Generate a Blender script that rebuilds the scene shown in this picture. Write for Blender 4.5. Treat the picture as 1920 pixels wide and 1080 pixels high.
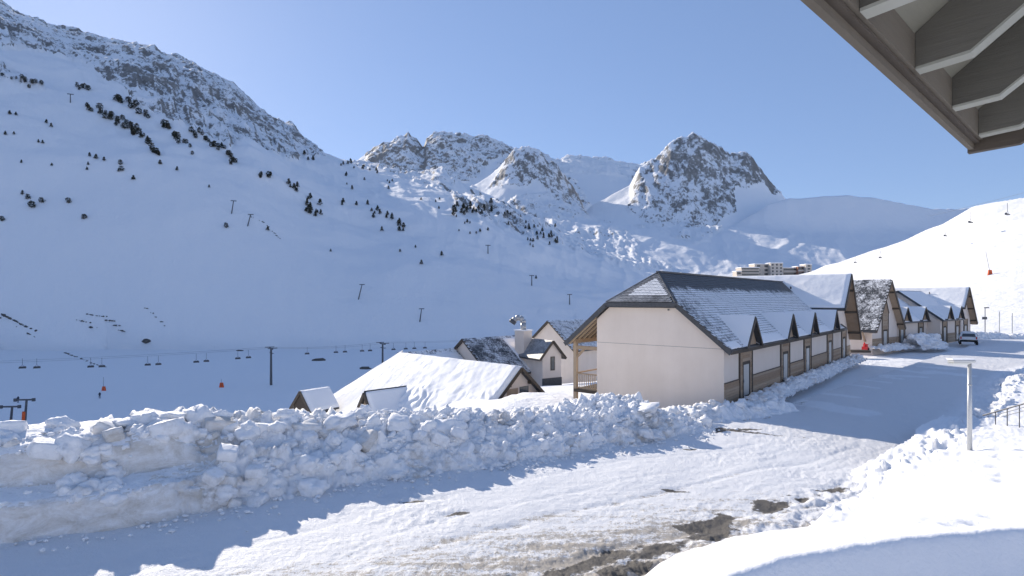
import bpy, bmesh, math, random
import numpy as np
from mathutils import Vector, Matrix
random.seed(7); rng = np.random.default_rng(7)
S = bpy.context.scene
for o in list(bpy.data.objects): bpy.data.objects.remove(o)
COL = S.collection
# ------------------------------------------------------------------ camera, sky, sun, exposure
F = 1068.0; HZ = 561.0; CZ = 5.6                    # focal length in photo pixels, horizon row, camera height (m)
cam = bpy.data.cameras.new('camera'); camo = bpy.data.objects.new('camera', cam); COL.objects.link(camo)
camo.location = (0, 0, CZ); camo.rotation_euler = (math.radians(90), 0, 0)
cam.sensor_width = 36; cam.lens = 36*F/1920; cam.shift_y = (HZ-540)/1920; cam.clip_start = 0.05; cam.clip_end = 30000
S.camera = camo
SUN_AZ, SUN_EL = -38.0, 24.2
W = bpy.data.worlds.new("World"); S.world = W; W.use_nodes = True
nt = W.node_tree; bg = nt.nodes['Background']; sky = nt.nodes.new('ShaderNodeTexSky')
sky.sky_type = 'NISHITA'; sky.sun_disc = False; sky.sun_elevation = math.radians(SUN_EL); sky.sun_rotation = math.radians(SUN_AZ)
sky.altitude = 1700; sky.air_density = 1.0; sky.dust_density = 0.6; sky.ozone_density = 4.0
gm = nt.nodes.new('ShaderNodeGamma'); gm.inputs[1].default_value = .5; nt.links.new(sky.outputs[0], gm.inputs[0])
ml = nt.nodes.new('ShaderNodeMix'); ml.data_type = 'RGBA'; ml.blend_type = 'MULTIPLY'; ml.inputs[0].default_value = 1; ml.inputs[7].default_value = (.975, 1.125, 1.465, 1); nt.links.new(gm.outputs[0], ml.inputs[6])
nt.links.new(ml.outputs[2], bg.inputs[0]); bg.inputs[1].default_value = 0.15
sl = bpy.data.lights.new('sun', 'SUN'); so = bpy.data.objects.new('sun', sl); COL.objects.link(so)
sl.energy = 3.85; sl.angle = math.radians(0.5); sl.color = (1.0, 0.905, 0.775)
a, e = math.radians(SUN_AZ), math.radians(SUN_EL)
SD = Vector((math.sin(a)*math.cos(e), math.cos(a)*math.cos(e), math.sin(e)))
so.rotation_euler = SD.to_track_quat('Z', 'Y').to_euler(); so.location = SD*200
S.view_settings.view_transform = 'Standard'; S.view_settings.look = 'None'; S.view_settings.gamma = 1
S.view_settings.use_curve_mapping = False; S.view_settings.exposure = 0.66
S.render.engine = 'CYCLES'; S.cycles.max_bounces = 12; S.cycles.diffuse_bounces = 8
HAZE = 0.000007

# ------------------------------------------------------------------ numpy noise
def hsh(*k):
    h = np.zeros_like(k[0], dtype=np.uint32)
    for i, v in enumerate(k):
        h = (h ^ (v.astype(np.int64) & 0xffffffff).astype(np.uint32)*np.uint32([0x9E3779B1, 0x85EBCA77, 0xC2B2AE3D, 0x27D4EB2F][i])) * np.uint32(0x2C1B3C6D)
        h ^= h >> np.uint32(13)
    h = h*np.uint32(0x297A2D39); h ^= h >> np.uint32(15)
    return h.astype(np.float64)/4294967295.0
def vn2(x, y, seed=0):
    xi = np.floor(x); yi = np.floor(y); fx = x-xi; fy = y-yi
    fx = fx*fx*fx*(fx*(fx*6-15)+10); fy = fy*fy*fy*(fy*(fy*6-15)+10); s = np.full_like(xi, seed)
    a = hsh(xi, yi, s); b = hsh(xi+1, yi, s); c = hsh(xi, yi+1, s); d = hsh(xi+1, yi+1, s)
    return (a+(b-a)*fx)*(1-fy)+(c+(d-c)*fx)*fy*1.0
def fbm(x, y, oct=5, seed=0, gain=.5):
    t = 0; a = 1; n = 0
    for i in range(oct):
        t = t+a*vn2(x, y, seed+i*17); n += a; a *= gain
        x, y = x*1.6-y*1.2+3.1, x*1.2+y*1.6+7.7
    return t/n*2-1
def ridged(x, y, oct=5, seed=0, gain=.5):
    t = 0; a = 1; n = 0
    for i in range(oct):
        t = t+a*(1-np.abs(vn2(x, y, seed+i*17)*2-1)); n += a; a *= gain
        x, y = x*1.6-y*1.2+3.1, x*1.2+y*1.6+7.7
    return t/n*2-1
def cell3(P, scale, seed=0):
    """distance to nearest feature point, 3-D"""
    Q = P*scale; I = np.floor(Q); best = np.full(len(P), 9.0)
    for dx in (-1, 0, 1):
        for dy in (-1, 0, 1):
            for dz in (-1, 0, 1):
                c = I+np.array([dx, dy, dz])
                q = np.stack([hsh(c[:, 0], c[:, 1], c[:, 2], np.full(len(P), seed+k)) for k in (0, 1, 2)], 1)
                d = ((c+q-Q)**2).sum(1); best = np.minimum(best, d)
    return np.sqrt(best)
def sstep(a, b, x):
    t = np.clip((x-a)/(b-a), 0, 1); return t*t*(3-2*t)
def tab(pts, x):
    p = np.array(pts, float); return np.interp(x, p[:, 0], p[:, 1])

# ------------------------------------------------------------------ object helpers
def tag(o, label=None, cat=None, group=None, kind=None):
    if label: o['label'] = label
    if cat: o['category'] = cat
    if group: o['group'] = group
    if kind: o['kind'] = kind
    return o
def link(name, me, mat=None, parent=None):
    o = bpy.data.objects.new(name, me); COL.objects.link(o)
    if mat is not None and me is not None and len(me.materials) == 0:
        for m in (mat if isinstance(mat, (list, tuple)) else [mat]): me.materials.append(m)
    if parent is not None: o.parent = parent
    return o
def thing(name, label, cat, loc=(0, 0, 0), rz=0, group=None):
    o = bpy.data.objects.new(name, None); COL.objects.link(o); o.location = loc; o.rotation_euler = (0, 0, rz)
    o.empty_display_size = .2
    return tag(o, label, cat, group)
def np_mesh(name, V, Fq, smooth=True):
    me = bpy.data.meshes.new(name); V = np.asarray(V, np.float32); Fq = np.asarray(Fq, np.int32); k = Fq.shape[1]
    me.vertices.add(len(V)); me.vertices.foreach_set('co', V.ravel())
    me.loops.add(Fq.size); me.loops.foreach_set('vertex_index', Fq.ravel())
    me.polygons.add(len(Fq)); me.polygons.foreach_set('loop_start', np.arange(0, Fq.size, k, dtype=np.int32))
    me.polygons.foreach_set('loop_total', np.full(len(Fq), k, np.int32))
    if smooth: me.polygons.foreach_set('use_smooth', np.ones(len(Fq), bool))
    me.update(calc_edges=True); return me
def grid_faces(nu, nv, keep=None):
    i = np.arange(nu-1)[:, None]; j = np.arange(nv-1)[None, :]; a = i*nv+j
    f = np.stack([a, a+nv, a+nv+1, a+1], -1).reshape(-1, 4)
    if keep is not None: f = f[keep.reshape(-1)]
    return f
class MB:
    """collects shapes, links them as one mesh object"""
    def __init__(s): s.v = []; s.f = []
    def add(s, vs, fs):
        n = len(s.v); s.v += [tuple(v) for v in vs]; s.f += [tuple(i+n for i in f) for f in fs]; return s
    def box(s, x0, x1, y0, y1, z0, z1):
        return s.add([(x, y, z) for x in (x0, x1) for y in (y0, y1) for z in (z0, z1)],
                     [(0, 1, 3, 2), (4, 6, 7, 5), (0, 4, 5, 1), (2, 3, 7, 6), (0, 2, 6, 4), (1, 5, 7, 3)])
    def prism(s, poly, d):
        """poly: 3-D points, extruded by vector d"""
        n = len(poly); d = Vector(d); vs = [Vector(p) for p in poly]+[Vector(p)+d for p in poly]
        return s.add(vs, [tuple(range(n))[::-1], tuple(range(n, 2*n))]+[(i, (i+1) % n, (i+1) % n+n, i+n) for i in range(n)])
    def tube(s, p, q, r, r2=None, n=8):
        p = Vector(p); q = Vector(q); d = (q-p).normalized(); u = d.orthogonal().normalized(); w = d.cross(u)
        r2 = r if r2 is None else r2; vs = []
        for c, R in ((p, r), (q, r2)):
            for i in range(n):
                t = 2*math.pi*i/n; vs.append(c+(u*math.cos(t)+w*math.sin(t))*R)
        return s.add(vs, [(i, (i+1) % n, (i+1) % n+n, i+n) for i in range(n)]+[tuple(range(n))[::-1], tuple(range(n, 2*n))])
    def beam(s, p, q, w, h):
        p = Vector(p); q = Vector(q); d = (q-p).normalized()
        side = d.cross(Vector((0, 0, 1)));
        if side.length < 1e-3: side = Vector((1, 0, 0))
        side.normalize(); up = side.cross(d)
        vs = [c+side*a*w/2+up*b*h/2 for c in (p, q) for a, b in ((-1, -1), (1, -1), (1, 1), (-1, 1))]
        return s.add(vs, [(0, 1, 2, 3), (4, 7, 6, 5), (0, 4, 5, 1), (1, 5, 6, 2), (2, 6, 7, 3), (3, 7, 4, 0)])
    def build(s, name, mat, parent=None, smooth=False, bevel=0):
        me = bpy.data.meshes.new(name); me.from_pydata(s.v, [], s.f)
        bm = bmesh.new(); bm.from_mesh(me); bmesh.ops.recalc_face_normals(bm, faces=bm.faces)
        if bevel: bmesh.ops.bevel(bm, geom=list(bm.edges), offset=bevel, segments=1, affect='EDGES')
        bm.to_mesh(me); bm.free()
        if smooth:
            for p in me.polygons: p.use_smooth = True
        return link(name, me, mat, parent)
def copy_tree(o, parent=None):
    c = o.copy(); COL.objects.link(c)
    if parent is not None: c.parent = parent
    for ch in o.children: copy_tree(ch, c)
    return c

# ------------------------------------------------------------------ materials
class Mt:
    def __init__(s, name, base=(.8, .8, .8), rough=.7, spec=.3, metal=0):
        s.m = bpy.data.materials.new(name); s.m.use_nodes = True; s.t = s.m.node_tree; s.b = s.t.nodes['Principled BSDF']
        s.b.inputs['Base Color'].default_value = (*base, 1); s.b.inputs['Roughness'].default_value = rough
        s.b.inputs['Specular IOR Level'].default_value = spec; s.b.inputs['Metallic'].default_value = metal
    def n(s, typ, **kw):
        nd = s.t.nodes.new(typ)
        for k, v in kw.items():
            if k in nd.inputs: nd.inputs[k].default_value = v
            else: setattr(nd, k, v)
        return nd
    def L(s, a, b): s.t.links.new(a, b)
    def pos(s, obj=False, scale=(1, 1, 1), rot=(0, 0, 0)):
        src = s.n('ShaderNodeTexCoord').outputs['Object'] if obj else s.n('ShaderNodeNewGeometry').outputs['Position']
        mp = s.n('ShaderNodeMapping'); mp.inputs['Scale'].default_value = scale; mp.inputs['Rotation'].default_value = rot
        s.L(src, mp.inputs[0]); return mp.outputs[0]
    def noise(s, vec, scale, detail=4, rough=.55, dist=0):
        nd = s.n('ShaderNodeTexNoise'); nd.inputs['Scale'].default_value = scale; nd.inputs['Detail'].default_value = detail
        nd.inputs['Roughness'].default_value = rough; nd.inputs['Distortion'].default_value = dist; s.L(vec, nd.inputs['Vector']); return nd.outputs[0]
    def ramp(s, f, a, b, ca=(0, 0, 0), cb=(1, 1, 1)):
        r = s.n('ShaderNodeValToRGB'); r.color_ramp.elements[0].position = a; r.color_ramp.elements[1].position = b
        r.color_ramp.elements[0].color = (*ca, 1); r.color_ramp.elements[1].color = (*cb, 1); s.L(f, r.inputs[0]); return r.outputs[0]
    def math(s, op, a, b=None, c=None, clamp=False):
        m = s.n('ShaderNodeMath'); m.operation = op; m.use_clamp = clamp
        for i, v in enumerate((a, b, c)):
            if v is None: continue
            if isinstance(v, (int, float)): m.inputs[i].default_value = v
            else: s.L(v, m.inputs[i])
        return m.outputs[0]
    def mix(s, f, a, b):
        m = s.n('ShaderNodeMix'); m.data_type = 'RGBA'
        if isinstance(f, (int, float)): m.inputs[0].default_value = f
        else: s.L(f, m.inputs[0])
        for i, v in ((6, a), (7, b)):
            if isinstance(v, tuple): m.inputs[i].default_value = (*v, 1)
            else: s.L(v, m.inputs[i])
        return m.outputs[2]
    def col(s, c): s.L(c, s.b.inputs['Base Color']); return s
    def bump(s, h, dist=.02, strength=1.0, prev=None):
        b = s.n('ShaderNodeBump'); b.inputs['Distance'].default_value = dist; b.inputs['Strength'].default_value = strength
        s.L(h, b.inputs['Height'])
        if prev is not None: s.L(prev, b.inputs['Normal'])
        s.L(b.outputs[0], s.b.inputs['Normal']); return b.outputs[0]
SNOW = (.90, .90, .905)
def mk_snow(name, bs=3.0, dist=.03, dirt=0.0, fine=18):
    m = Mt(name, SNOW, .65, .25); p = m.pos()
    n1 = m.noise(p, bs, 6, .6); n2 = m.noise(p, fine, 4, .6)
    b = m.bump(n1, dist); m.bump(n2, dist*.25, 1, b)
    if dirt:
        d = m.noise(p, .55, 8, .68, .4); d2 = m.noise(p, 4.5, 5, .7)
        f = m.ramp(m.math('MULTIPLY_ADD', d2, .45, d), .76, .98); f = m.math('MULTIPLY', f, dirt)
        m.col(m.mix(f, SNOW, (.36, .31, .25)))
    return m.m
M = {}
M['snow'] = mk_snow('fresh snow', 1.5, .04)
M['snow_roof'] = mk_snow('roof snow', 1.2, .05)
M['snow_heap'] = mk_snow('ploughed snow', 9, .045, .8, 30)
M['snow_block'] = mk_snow('block snow', 7, .045, .5, 26)
def mk_wall_snow():
    m = Mt('plough cut snow wall', SNOW, .7, .2); p = m.pos(scale=(1, 1, 2.2)); q = m.pos()
    n = m.noise(p, 1.3, 8, .7, .6); d2 = m.noise(q, 9, 5, .7)
    z = m.n('ShaderNodeSeparateXYZ'); m.L(m.n('ShaderNodeNewGeometry').outputs['Position'], z.inputs[0])
    g = m.math('MULTIPLY_ADD', d2, .25, n)
    m.col(m.mix(m.math('MULTIPLY', m.ramp(g, .42, .78), .8), SNOW, (.50, .45, .38)))
    b = m.bump(n, .06); m.bump(d2, .02, 1, b); return m.m
M['snow_cut'] = mk_wall_snow()
def mk_road():
    m = Mt('packed snow road', SNOW, .6, .3)
    at = m.n('ShaderNodeAttribute', attribute_name='bare'); at2 = m.n('ShaderNodeAttribute', attribute_name='worn')
    # streaks follow the driving direction
    p = m.pos(scale=(1, 1, 1)); ps = m.pos(rot=(0, 0, math.radians(-38)), scale=(.28, 1.6, 1))
    n1 = m.noise(ps, 1.5, 8, .72, .3); n2 = m.noise(p, 5.5, 6, .75); n3 = m.noise(p, 26, 4, .7)
    worn = m.math('MULTIPLY_ADD', n2, .5, m.math('MULTIPLY', n1, .6)); worn = m.math('MULTIPLY_ADD', at2.outputs['Fac'], .36, worn)
    wf = m.ramp(m.math('MULTIPLY_ADD', n3, .3, worn), .92, 1.42)
    c1 = m.mix(wf, (.86, .865, .88), (.44, .40, .35))
    bf = m.math('MULTIPLY_ADD', n3, .5, m.math('MULTIPLY_ADD', n2, .75, m.math('MULTIPLY_ADD', at.outputs['Fac'], 1.5, -.98)))
    bf = m.ramp(bf, .42, .60)
    asp = m.mix(m.ramp(n3, .3, .7), (.075, .068, .06), (.17, .155, .135))
    at3 = m.n('ShaderNodeAttribute', attribute_name='lane_dim'); dimf = m.math('MULTIPLY', at3.outputs['Fac'], m.math('MULTIPLY_ADD', n2, .5, .65), clamp=True)  # lane darkened in its shaded part, except where window reflections are painted
    c1 = m.mix(dimf, c1, (.74, .74, .75)); m.col(m.mix(bf, c1, asp))
    h = m.math('MULTIPLY_ADD', bf, -.8, m.math('MULTIPLY_ADD', n2, .8, n1)); b = m.bump(h, .045); m.bump(n3, .03, 1, b); return m.m
M['road'] = mk_road()
def mk_terrain():
    m = Mt('mountain snow and rock', SNOW, .75, .15)
    at = m.n('ShaderNodeAttribute', attribute_name='rock')
    g = m.n('ShaderNodeNewGeometry'); sz = m.n('ShaderNodeSeparateXYZ'); m.L(g.outputs['Normal'], sz.inputs[0])
    p = m.pos(); pv = m.pos(scale=(1, 1, .3))
    n1 = m.noise(pv, .05, 9, .72, .5); n2 = m.noise(pv, .17, 7, .75); n3 = m.noise(p, .45, 5, .7)
    f = m.math('MULTIPLY_ADD', n2, .55, m.math('MULTIPLY', n1, .75)); f = m.math('MULTIPLY_ADD', m.math('SUBTRACT', n3, .5), .35, f)
    n0 = m.noise(m.pos(scale=(1, 1, .35), rot=(0, math.radians(25), 0)), .016, 5, .65, .8); f = m.math('MULTIPLY_ADD', m.math('SUBTRACT', n0, .5), .55, f)
    f = m.math('ADD', f, m.math('MULTIPLY', m.math('SUBTRACT', .76, sz.outputs[2]), .55))
    f = m.math('ADD', f, m.math('MULTIPLY_ADD', at.outputs['Fac'], .62, -.62))
    f = m.ramp(f, .635, .72)
    c = m.mix(m.ramp(m.noise(p, .03, 6, .7), .35, .65), (.20, .195, .19), (.37, .355, .33))
    c = m.mix(m.ramp(m.noise(p, .4, 4, .7), .4, .7), c, (.12, .115, .11))
    m.col(m.mix(f, SNOW, c))
    b = m.bump(m.noise(p, .02, 8, .62), 2.5, .7); b = m.bump(n2, 2.2, .35, b); m.bump(m.noise(p, .6, 4, .6), .25, .6, b)
    return m.m
M['terrain'] = mk_terrain()
def mk_plaster():
    m = Mt('cream plaster', (.62, .54, .46), .85, .15); p = m.pos()
    n = m.noise(p, .5, 8, .65); n2 = m.noise(m.pos(scale=(1, 1, .15)), 1.4, 6, .6)
    f = m.ramp(m.math('ADD', m.math('MULTIPLY', n, .6), m.math('MULTIPLY', n2, .4)), .3, .72)
    m.col(m.mix(f, (.72, .62, .53), (.82, .72, .63))); m.bump(m.noise(p, 40, 3, .7), .004); return m.m
M['plaster'] = mk_plaster()
def mk_wood(name, c1, c2, sc=(1, 1, 1)):
    m = Mt(name, c1, .75, .2); p = m.pos(True, scale=sc); oi = m.n('ShaderNodeObjectInfo')
    n = m.noise(m.pos(scale=(2.5, 2.5, 30)), 1.6, 8, .75, .6); n2 = m.noise(m.pos(), 2.3, 8, .7)
    f = m.math('MULTIPLY_ADD', oi.outputs['Random'], .5, m.math('MULTIPLY_ADD', n, .75, m.math('MULTIPLY', n2, .6, ))); f = m.math('SUBTRACT', f, .28)
    m.col(m.mix(m.ramp(f, .3, .95), c1, c2)); m.bump(n, .004); return m.m
M['timber'] = mk_wood('weathered larch', (.31, .215, .14), (.44, .345, .255))
M['timber_dark'] = mk_wood('dark stained timber', (.07, .057, .046), (.12, .10, .08))
M['timber_post'] = mk_wood('gallery timber', (.34, .24, .155), (.44, .34, .24))
M['eave'] = mk_wood('grey brown painted eave', (.135, .115, .09), (.19, .165, .13))
M['eave_board'] = mk_wood('grey soffit board', (.21, .205, .165), (.28, .27, .22))
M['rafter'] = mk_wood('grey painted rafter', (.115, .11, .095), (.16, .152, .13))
M['rafter_lit_strip'] = mk_wood('lit rafter underside', (.33, .33, .285), (.42, .42, .37))
def mk_slate(name, mode):
    """slate with thin patchy snow; mode picks how much snow lies"""
    m = Mt(name, (.07, .072, .078), .5, .4); p = m.pos(); g = m.n('ShaderNodeNewGeometry'); oi = m.n('ShaderNodeObjectInfo')
    sz = m.n('ShaderNodeSeparateXYZ'); m.L(g.outputs['True Normal'], sz.inputs[0]); ps = m.n('ShaderNodeSeparateXYZ'); m.L(g.outputs['Position'], ps.inputs[0])
    n1 = m.noise(p, .9, 8, .75, .3); n2 = m.noise(p, 7, 5, .7)
    n = m.math('ADD', m.math('MULTIPLY', n1, .6), m.math('MULTIPLY', n2, .4))
    if mode == 'long':      # snow blown off near the ridge (height 6.4 m and up)
        k = m.math('MULTIPLY_ADD', ps.outputs[2], -.5, 3.62); t_ = m.math('ADD', m.math('MULTIPLY', ps.outputs[0], .647), m.math('MULTIPLY', ps.outputs[1], .763)); k2 = m.math('MULTIPLY_ADD', t_, .012, .56-29.4*.012); cut = m.math('MINIMUM', m.math('MINIMUM', k, .66), k2)
        f = m.ramp(m.math('ADD', n, m.math('SUBTRACT', cut, .5)), .47, .58)
    elif mode == 'half': f = m.ramp(n, .46, .56)
    elif mode == 'frost':
        f = m.math('MULTIPLY', m.ramp(n, .36, .7), .55)
    elif mode == 'snowy': f = m.ramp(n, .27, .40)
    elif mode == 'most': f = m.ramp(n, .40, .50)
    else: f = m.math('MULTIPLY', n, .0)
    up = m.ramp(sz.outputs[2], .3, .45)
    f = m.math('MULTIPLY', f, up)
    c = m.mix(m.ramp(n2, .3, .7), (.05, .052, .058), (.095, .097, .10))
    m.col(m.mix(f, c, SNOW)); m.bump(n2, .01); return m.m
M['slate_long'] = mk_slate('slate thin snow', 'long'); M['slate_half'] = mk_slate('slate patchy snow', 'half')
M['slate_snowy'] = mk_slate('slate snow covered', 'snowy'); M['slate_most'] = mk_slate('slate mostly snow', 'most'); M['slate'] = mk_slate('bare slate', 'none'); M['slate_frost'] = mk_slate('frosted slate', 'frost')
M['metal'] = Mt('galvanised steel', (.42, .43, .44), .4, .5, .6).m
M['metal_dark'] = Mt('dark steel', (.10, .105, .115), .5, .4, .3).m
M['lamp_metal'] = Mt('pale lamp metal', (.55, .56, .56), .35, .5, .4).m
M['lamp_glass'] = Mt('milky lamp glass', (.62, .64, .62), .15, .5).m
M['glass'] = Mt('window glass', (.06, .07, .08), .06, .6).m
M['door_panel'] = Mt('pale door panel', (.50, .49, .46), .4, .4).m
M['orange'] = Mt('orange padding', (.75, .12, .03), .6, .3).m
M['red'] = Mt('red paint', (.62, .02, .02), .4, .5).m
M['carpaint'] = Mt('white car paint', (.72, .73, .74), .25, .5).m
M['rubber'] = Mt('black rubber', (.02, .02, .02), .8, .2).m
M['white'] = Mt('white concrete', (.58, .52, .45), .8, .2).m
M['rust'] = Mt('brown red facade', (.33, .16, .11), .8, .2).m
M['cloth'] = Mt('dark ski clothing', (.03, .035, .06), .8, .2).m
M['skin'] = Mt('skin', (.55, .36, .27), .6, .3).m
M['tail'] = Mt('tail lamp red', (.5, .01, .01), .2, .5).m
def mk_conifer():
    m = Mt('pine needles', (.04, .055, .03), .8, .15); oi = m.n('ShaderNodeObjectInfo'); n = m.noise(m.pos(), .8, 3, .6)
    f = m.math('MULTIPLY_ADD', oi.outputs['Random'], .5, m.math('MULTIPLY', n, .5))
    m.col(m.mix(m.ramp(f, .25, .75), (.025, .032, .022), (.06, .055, .04))); return m.m
M['conifer'] = mk_conifer()
M['bark'] = Mt('bark', (.09, .06, .04), .9, .1).m
M['boulder'] = Mt('dark rock', (.11, .105, .10), .9, .1).m

# ------------------------------------------------------------------ far terrain: one height function
L_CREST = [(-900, -60), (-300, -60), (0, 5), (30, 30), (60, 40), (100, 57), (140, 63), (170, 68), (200, 79), (250, 84), (290, 87), (302, 102), (340, 110), (390, 134), (440, 163), (480, 203), (510, 226), (530, 234), (550, 237), (562, 252), (580, 282), (600, 299), (640, 306), (680, 313), (720, 322), (760, 332), (800, 327), (830, 321), (860, 345), (900, 362), (940, 374), (980, 400), (1020, 420), (1060, 440), (1100, 457), (1150, 478), (1200, 495), (1260, 508), (1320, 520), (1500, 560), (3000, 600)]
L_Y = [(-900, 520), (-300, 800), (0, 980), (300, 1000), (500, 1020), (700, 1040), (900, 950), (1100, 850), (1300, 760), (3000, 700)]
M_CREST = [(500, 420), (600, 350), (640, 328), (670, 303), (690, 285), (720, 268), (750, 258), (765, 253), (783, 262), (794, 274), (800, 258), (820, 250), (850, 247), (880, 252), (910, 256), (940, 267), (960, 277), (1010, 284), (1030, 294), (1050, 301), (1070, 293), (1100, 295), (1140, 297), (1160, 304), (1190, 308), (1230, 305), (1300, 330), (1400, 380), (1500, 420), (3000, 470)]
M2_CREST = [(800, 440), (840, 390), (870, 352), (900, 338), (930, 316), (955, 292), (985, 281), (1010, 286), (1040, 306), (1060, 330), (1080, 362), (1100, 402), (1130, 432), (1170, 455), (1250, 480), (3000, 520)]
P_CREST = [(1060, 430), (1110, 385), (1150, 362), (1180, 345), (1200, 312), (1215, 302), (1230, 297), (1245, 281), (1258, 268), (1275, 264), (1288, 256), (1300, 255), (1320, 262), (1340, 270), (1358, 284), (1370, 292), (1390, 288), (1410, 300), (1430, 325), (1450, 350), (1465, 366), (1500, 400), (1560, 430), (3000, 480)]
B_CREST = [(1250, 475), (1330, 452), (1400, 408), (1440, 382), (1475, 375), (1510, 373), (1550, 369), (1600, 370), (1650, 373), (1700, 382), (1750, 391), (1790, 393), (1850, 390), (1920, 388), (2300, 380), (3000, 380)]
R_CREST = [(1100, 580), (1280, 535), (1400, 524), (1480, 514), (1525, 503), (1550, 492), (1600, 479), (1650, 464), (1700, 447), (1760, 421), (1800, 401), (1830, 386), (1870, 379), (1920, 373), (2100, 340), (2400, 300), (3000, 260)]
R_Y = [(1100, 620), (1400, 560), (1540, 500), (1700, 430), (1920, 330), (2300, 260), (3000, 200)]
def stab(pts, x):
    return sum(tab(pts, x+o)*w for o, w in ((-110, .1), (-75, .2), (-35, .2), (0, .2), (35, .2), (75, .2), (110, .1)))/1.2
def zof(py, Y): return CZ+(HZ-py)/F*Y
def far_base(X, Y):
    az = np.arctan2(X, Y); azc = np.clip(az, math.radians(-57), math.radians(57)); r = np.hypot(X, Y); Ye = np.maximum(r*np.cos(azc), .5); px = 960+F*np.tan(azc)
    def layer(crest, Yc, Yb, zb, p, back, sub=None):
        cp = tab(crest, px); Yc = stab(Yc, px) if isinstance(Yc, list) else Yc; Yb = stab(Yb, px) if isinstance(Yb, list) else Yb
        zb = stab(zb, px) if isinstance(zb, list) else zb
        s = (Ye-Yb)/(Yc-Yb); cs = stab(crest, px); cp = cs+(cp-cs)*sstep(.45, .95, s)
        zc = zof(cp, Yc); sc = np.clip(s, 0, 1)
        z = zb+(zc-zb)*(sc**p)
        return np.where(s > 1, zc-(Ye-Yc)*back, np.where(s < 0, zb+(Ye-Yb)*.4, z)), s
    FL = stab([(-900, -22), (900, -22), (1150, -8), (1350, 0), (3000, 0)], px)
    # valley floor rising towards the valley head on the right
    rise = stab([(-900, .0), (850, .0), (1100, .06), (1300, .087), (3000, .087)], px)
    f0 = stab([(-900, 320), (900, 320), (1200, 320), (1400, 300), (1600, 200), (3000, 90)], px)
    floor = FL+np.maximum(Ye-f0, 0)*rise
    l, sl_ = layer(L_CREST, L_Y, [(-900, 240), (-300, 290), (0, 310), (900, 320), (1300, 340), (3000, 340)], -22, .64, .35)
    m, sm = layer(M_CREST, 2050, 1350, [(500, 150), (900, 220), (1200, 190), (3000, 150)], 1.35, .5)
    m2, sm2 = layer(M2_CREST, 1220, 960, [(800, 110), (1000, 140), (3000, 85)], 1.2, .45)
    p_, sp_ = layer(P_CREST, 1180, 935, [(1060, 85), (1300, 80), (1500, 85), (3000, 70)], 1.15, .55)
    b_, sb_ = layer(B_CREST, [(1250, 1010), (1440, 1000), (1600, 1000), (1900, 1040), (3000, 1200)], [(1250, 890), (1440, 880), (1600, 880), (1900, 900), (3000, 1000)], [(1250, 52), (3000, 46)], 1.0, .3)
    r_, sr_ = layer(R_CREST, R_Y, [(1100, 300), (1400, 220), (1700, 110), (1900, 88), (2300, 70), (3000, 50)], [(1100, -10), (1400, 0), (3000, 0.2)], 1.15, .12)
    r_ = np.where(px < 1150, -60, r_)
    st = np.stack([floor, l, m, m2, p_, b_, r_]); k = st.argmax(0); z = st.max(0)
    # soften the creases between layers
    srt = np.sort(st, 0); d = srt[-1]-srt[-2]; w = 10*sstep(200, 900, Ye)+1.0; z = z+np.where(d < w, (w-d)**2/(4*w), 0)
    back = sstep(115, 165, np.abs(np.degrees(az))); z = z*(1-back)+(20+r*.05)*back
    return z, k, px, Ye
def near_left(X, Y):
    """ground behind the snow bank, dropping to the valley"""
    q = (X+11.7)*(-.48)+(Y-13)*.877
    return tab([(-50, 0), (-2, -.3), (2, -1.0), (12, -1.2), (22, -2.0), (30, -2.9), (45, -5.5), (70, -11), (110, -19), (140, -22), (400, -22)], q)-1.6*sstep(-3, -9, X)*sstep(12, 26, q)*sstep(60, 40, q)+1.3*np.exp(-((X-1.6)/2.6)**2-((Y-38)/3.2)**2), q
ROCKP = [  # outlines of the rocky faces (photo pixels), weight
    ([(-200, -150), (0, -20), (60, 20), (290, 70), (440, 145), (560, 225), (610, 300), (575, 296), (520, 285), (470, 268), (430, 280), (400, 262), (330, 232), (290, 205), (220, 165), (150, 118), (60, 92), (0, 92), (-200, 60)], 1.03),
    ([(-100, 105), (0, 122), (50, 142), (84, 168), (40, 165), (-100, 140)], 1.0),
    ([(668, 312), (690, 275), (765, 240), (800, 245), (850, 238), (945, 260), (965, 290), (930, 300), (905, 315), (880, 345), (850, 332), (800, 335), (740, 330)], 1.0),
    ([(940, 305), (975, 276), (1020, 278), (1060, 320), (1100, 378), (1100, 405), (1060, 402), (1030, 370), (1005, 335), (990, 352), (950, 350), (915, 345)], .92),
    ([(1050, 290), (1140, 288), (1200, 305), (1190, 338), (1130, 330), (1060, 325)], .75),
    ([(1185, 345), (1200, 300), (1245, 265), (1290, 245), (1340, 262), (1400, 280), (1470, 368), (1445, 366), (1415, 350), (1385, 352), (1370, 395), (1340, 432), (1305, 460), (1255, 445), (1215, 425), (1180, 398)], .925),
    ([(785, 330), (830, 312), (862, 335), (850, 352), (800, 352)], .95),
    ([(845, 352), (900, 362), (960, 392), (1010, 425), (1000, 455), (950, 425), (905, 405), (855, 400)], .98),
    ([(960, 380), (1020, 360), (1080, 400), (1050, 440), (1000, 430)], .93),
    ([(870, 395), (1060, 440), (1050, 470), (950, 440)], .88),
    ([(1030, 430), (1170, 420), (1200, 480), (1260, 500), (1160, 500), (1080, 470)], .85),
]
def inpoly(px, py, poly):
    inside = np.zeros(px.shape, bool); n = len(poly)
    for i in range(n):
        x1, y1 = poly[i]; x2, y2 = poly[(i+1) % n]
        c = ((y1 > py) != (y2 > py)) & (px < (x2-x1)*(py-y1)/((y2-y1) if y2 != y1 else 1e-9)+x1)
        inside ^= c
    return inside
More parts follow.
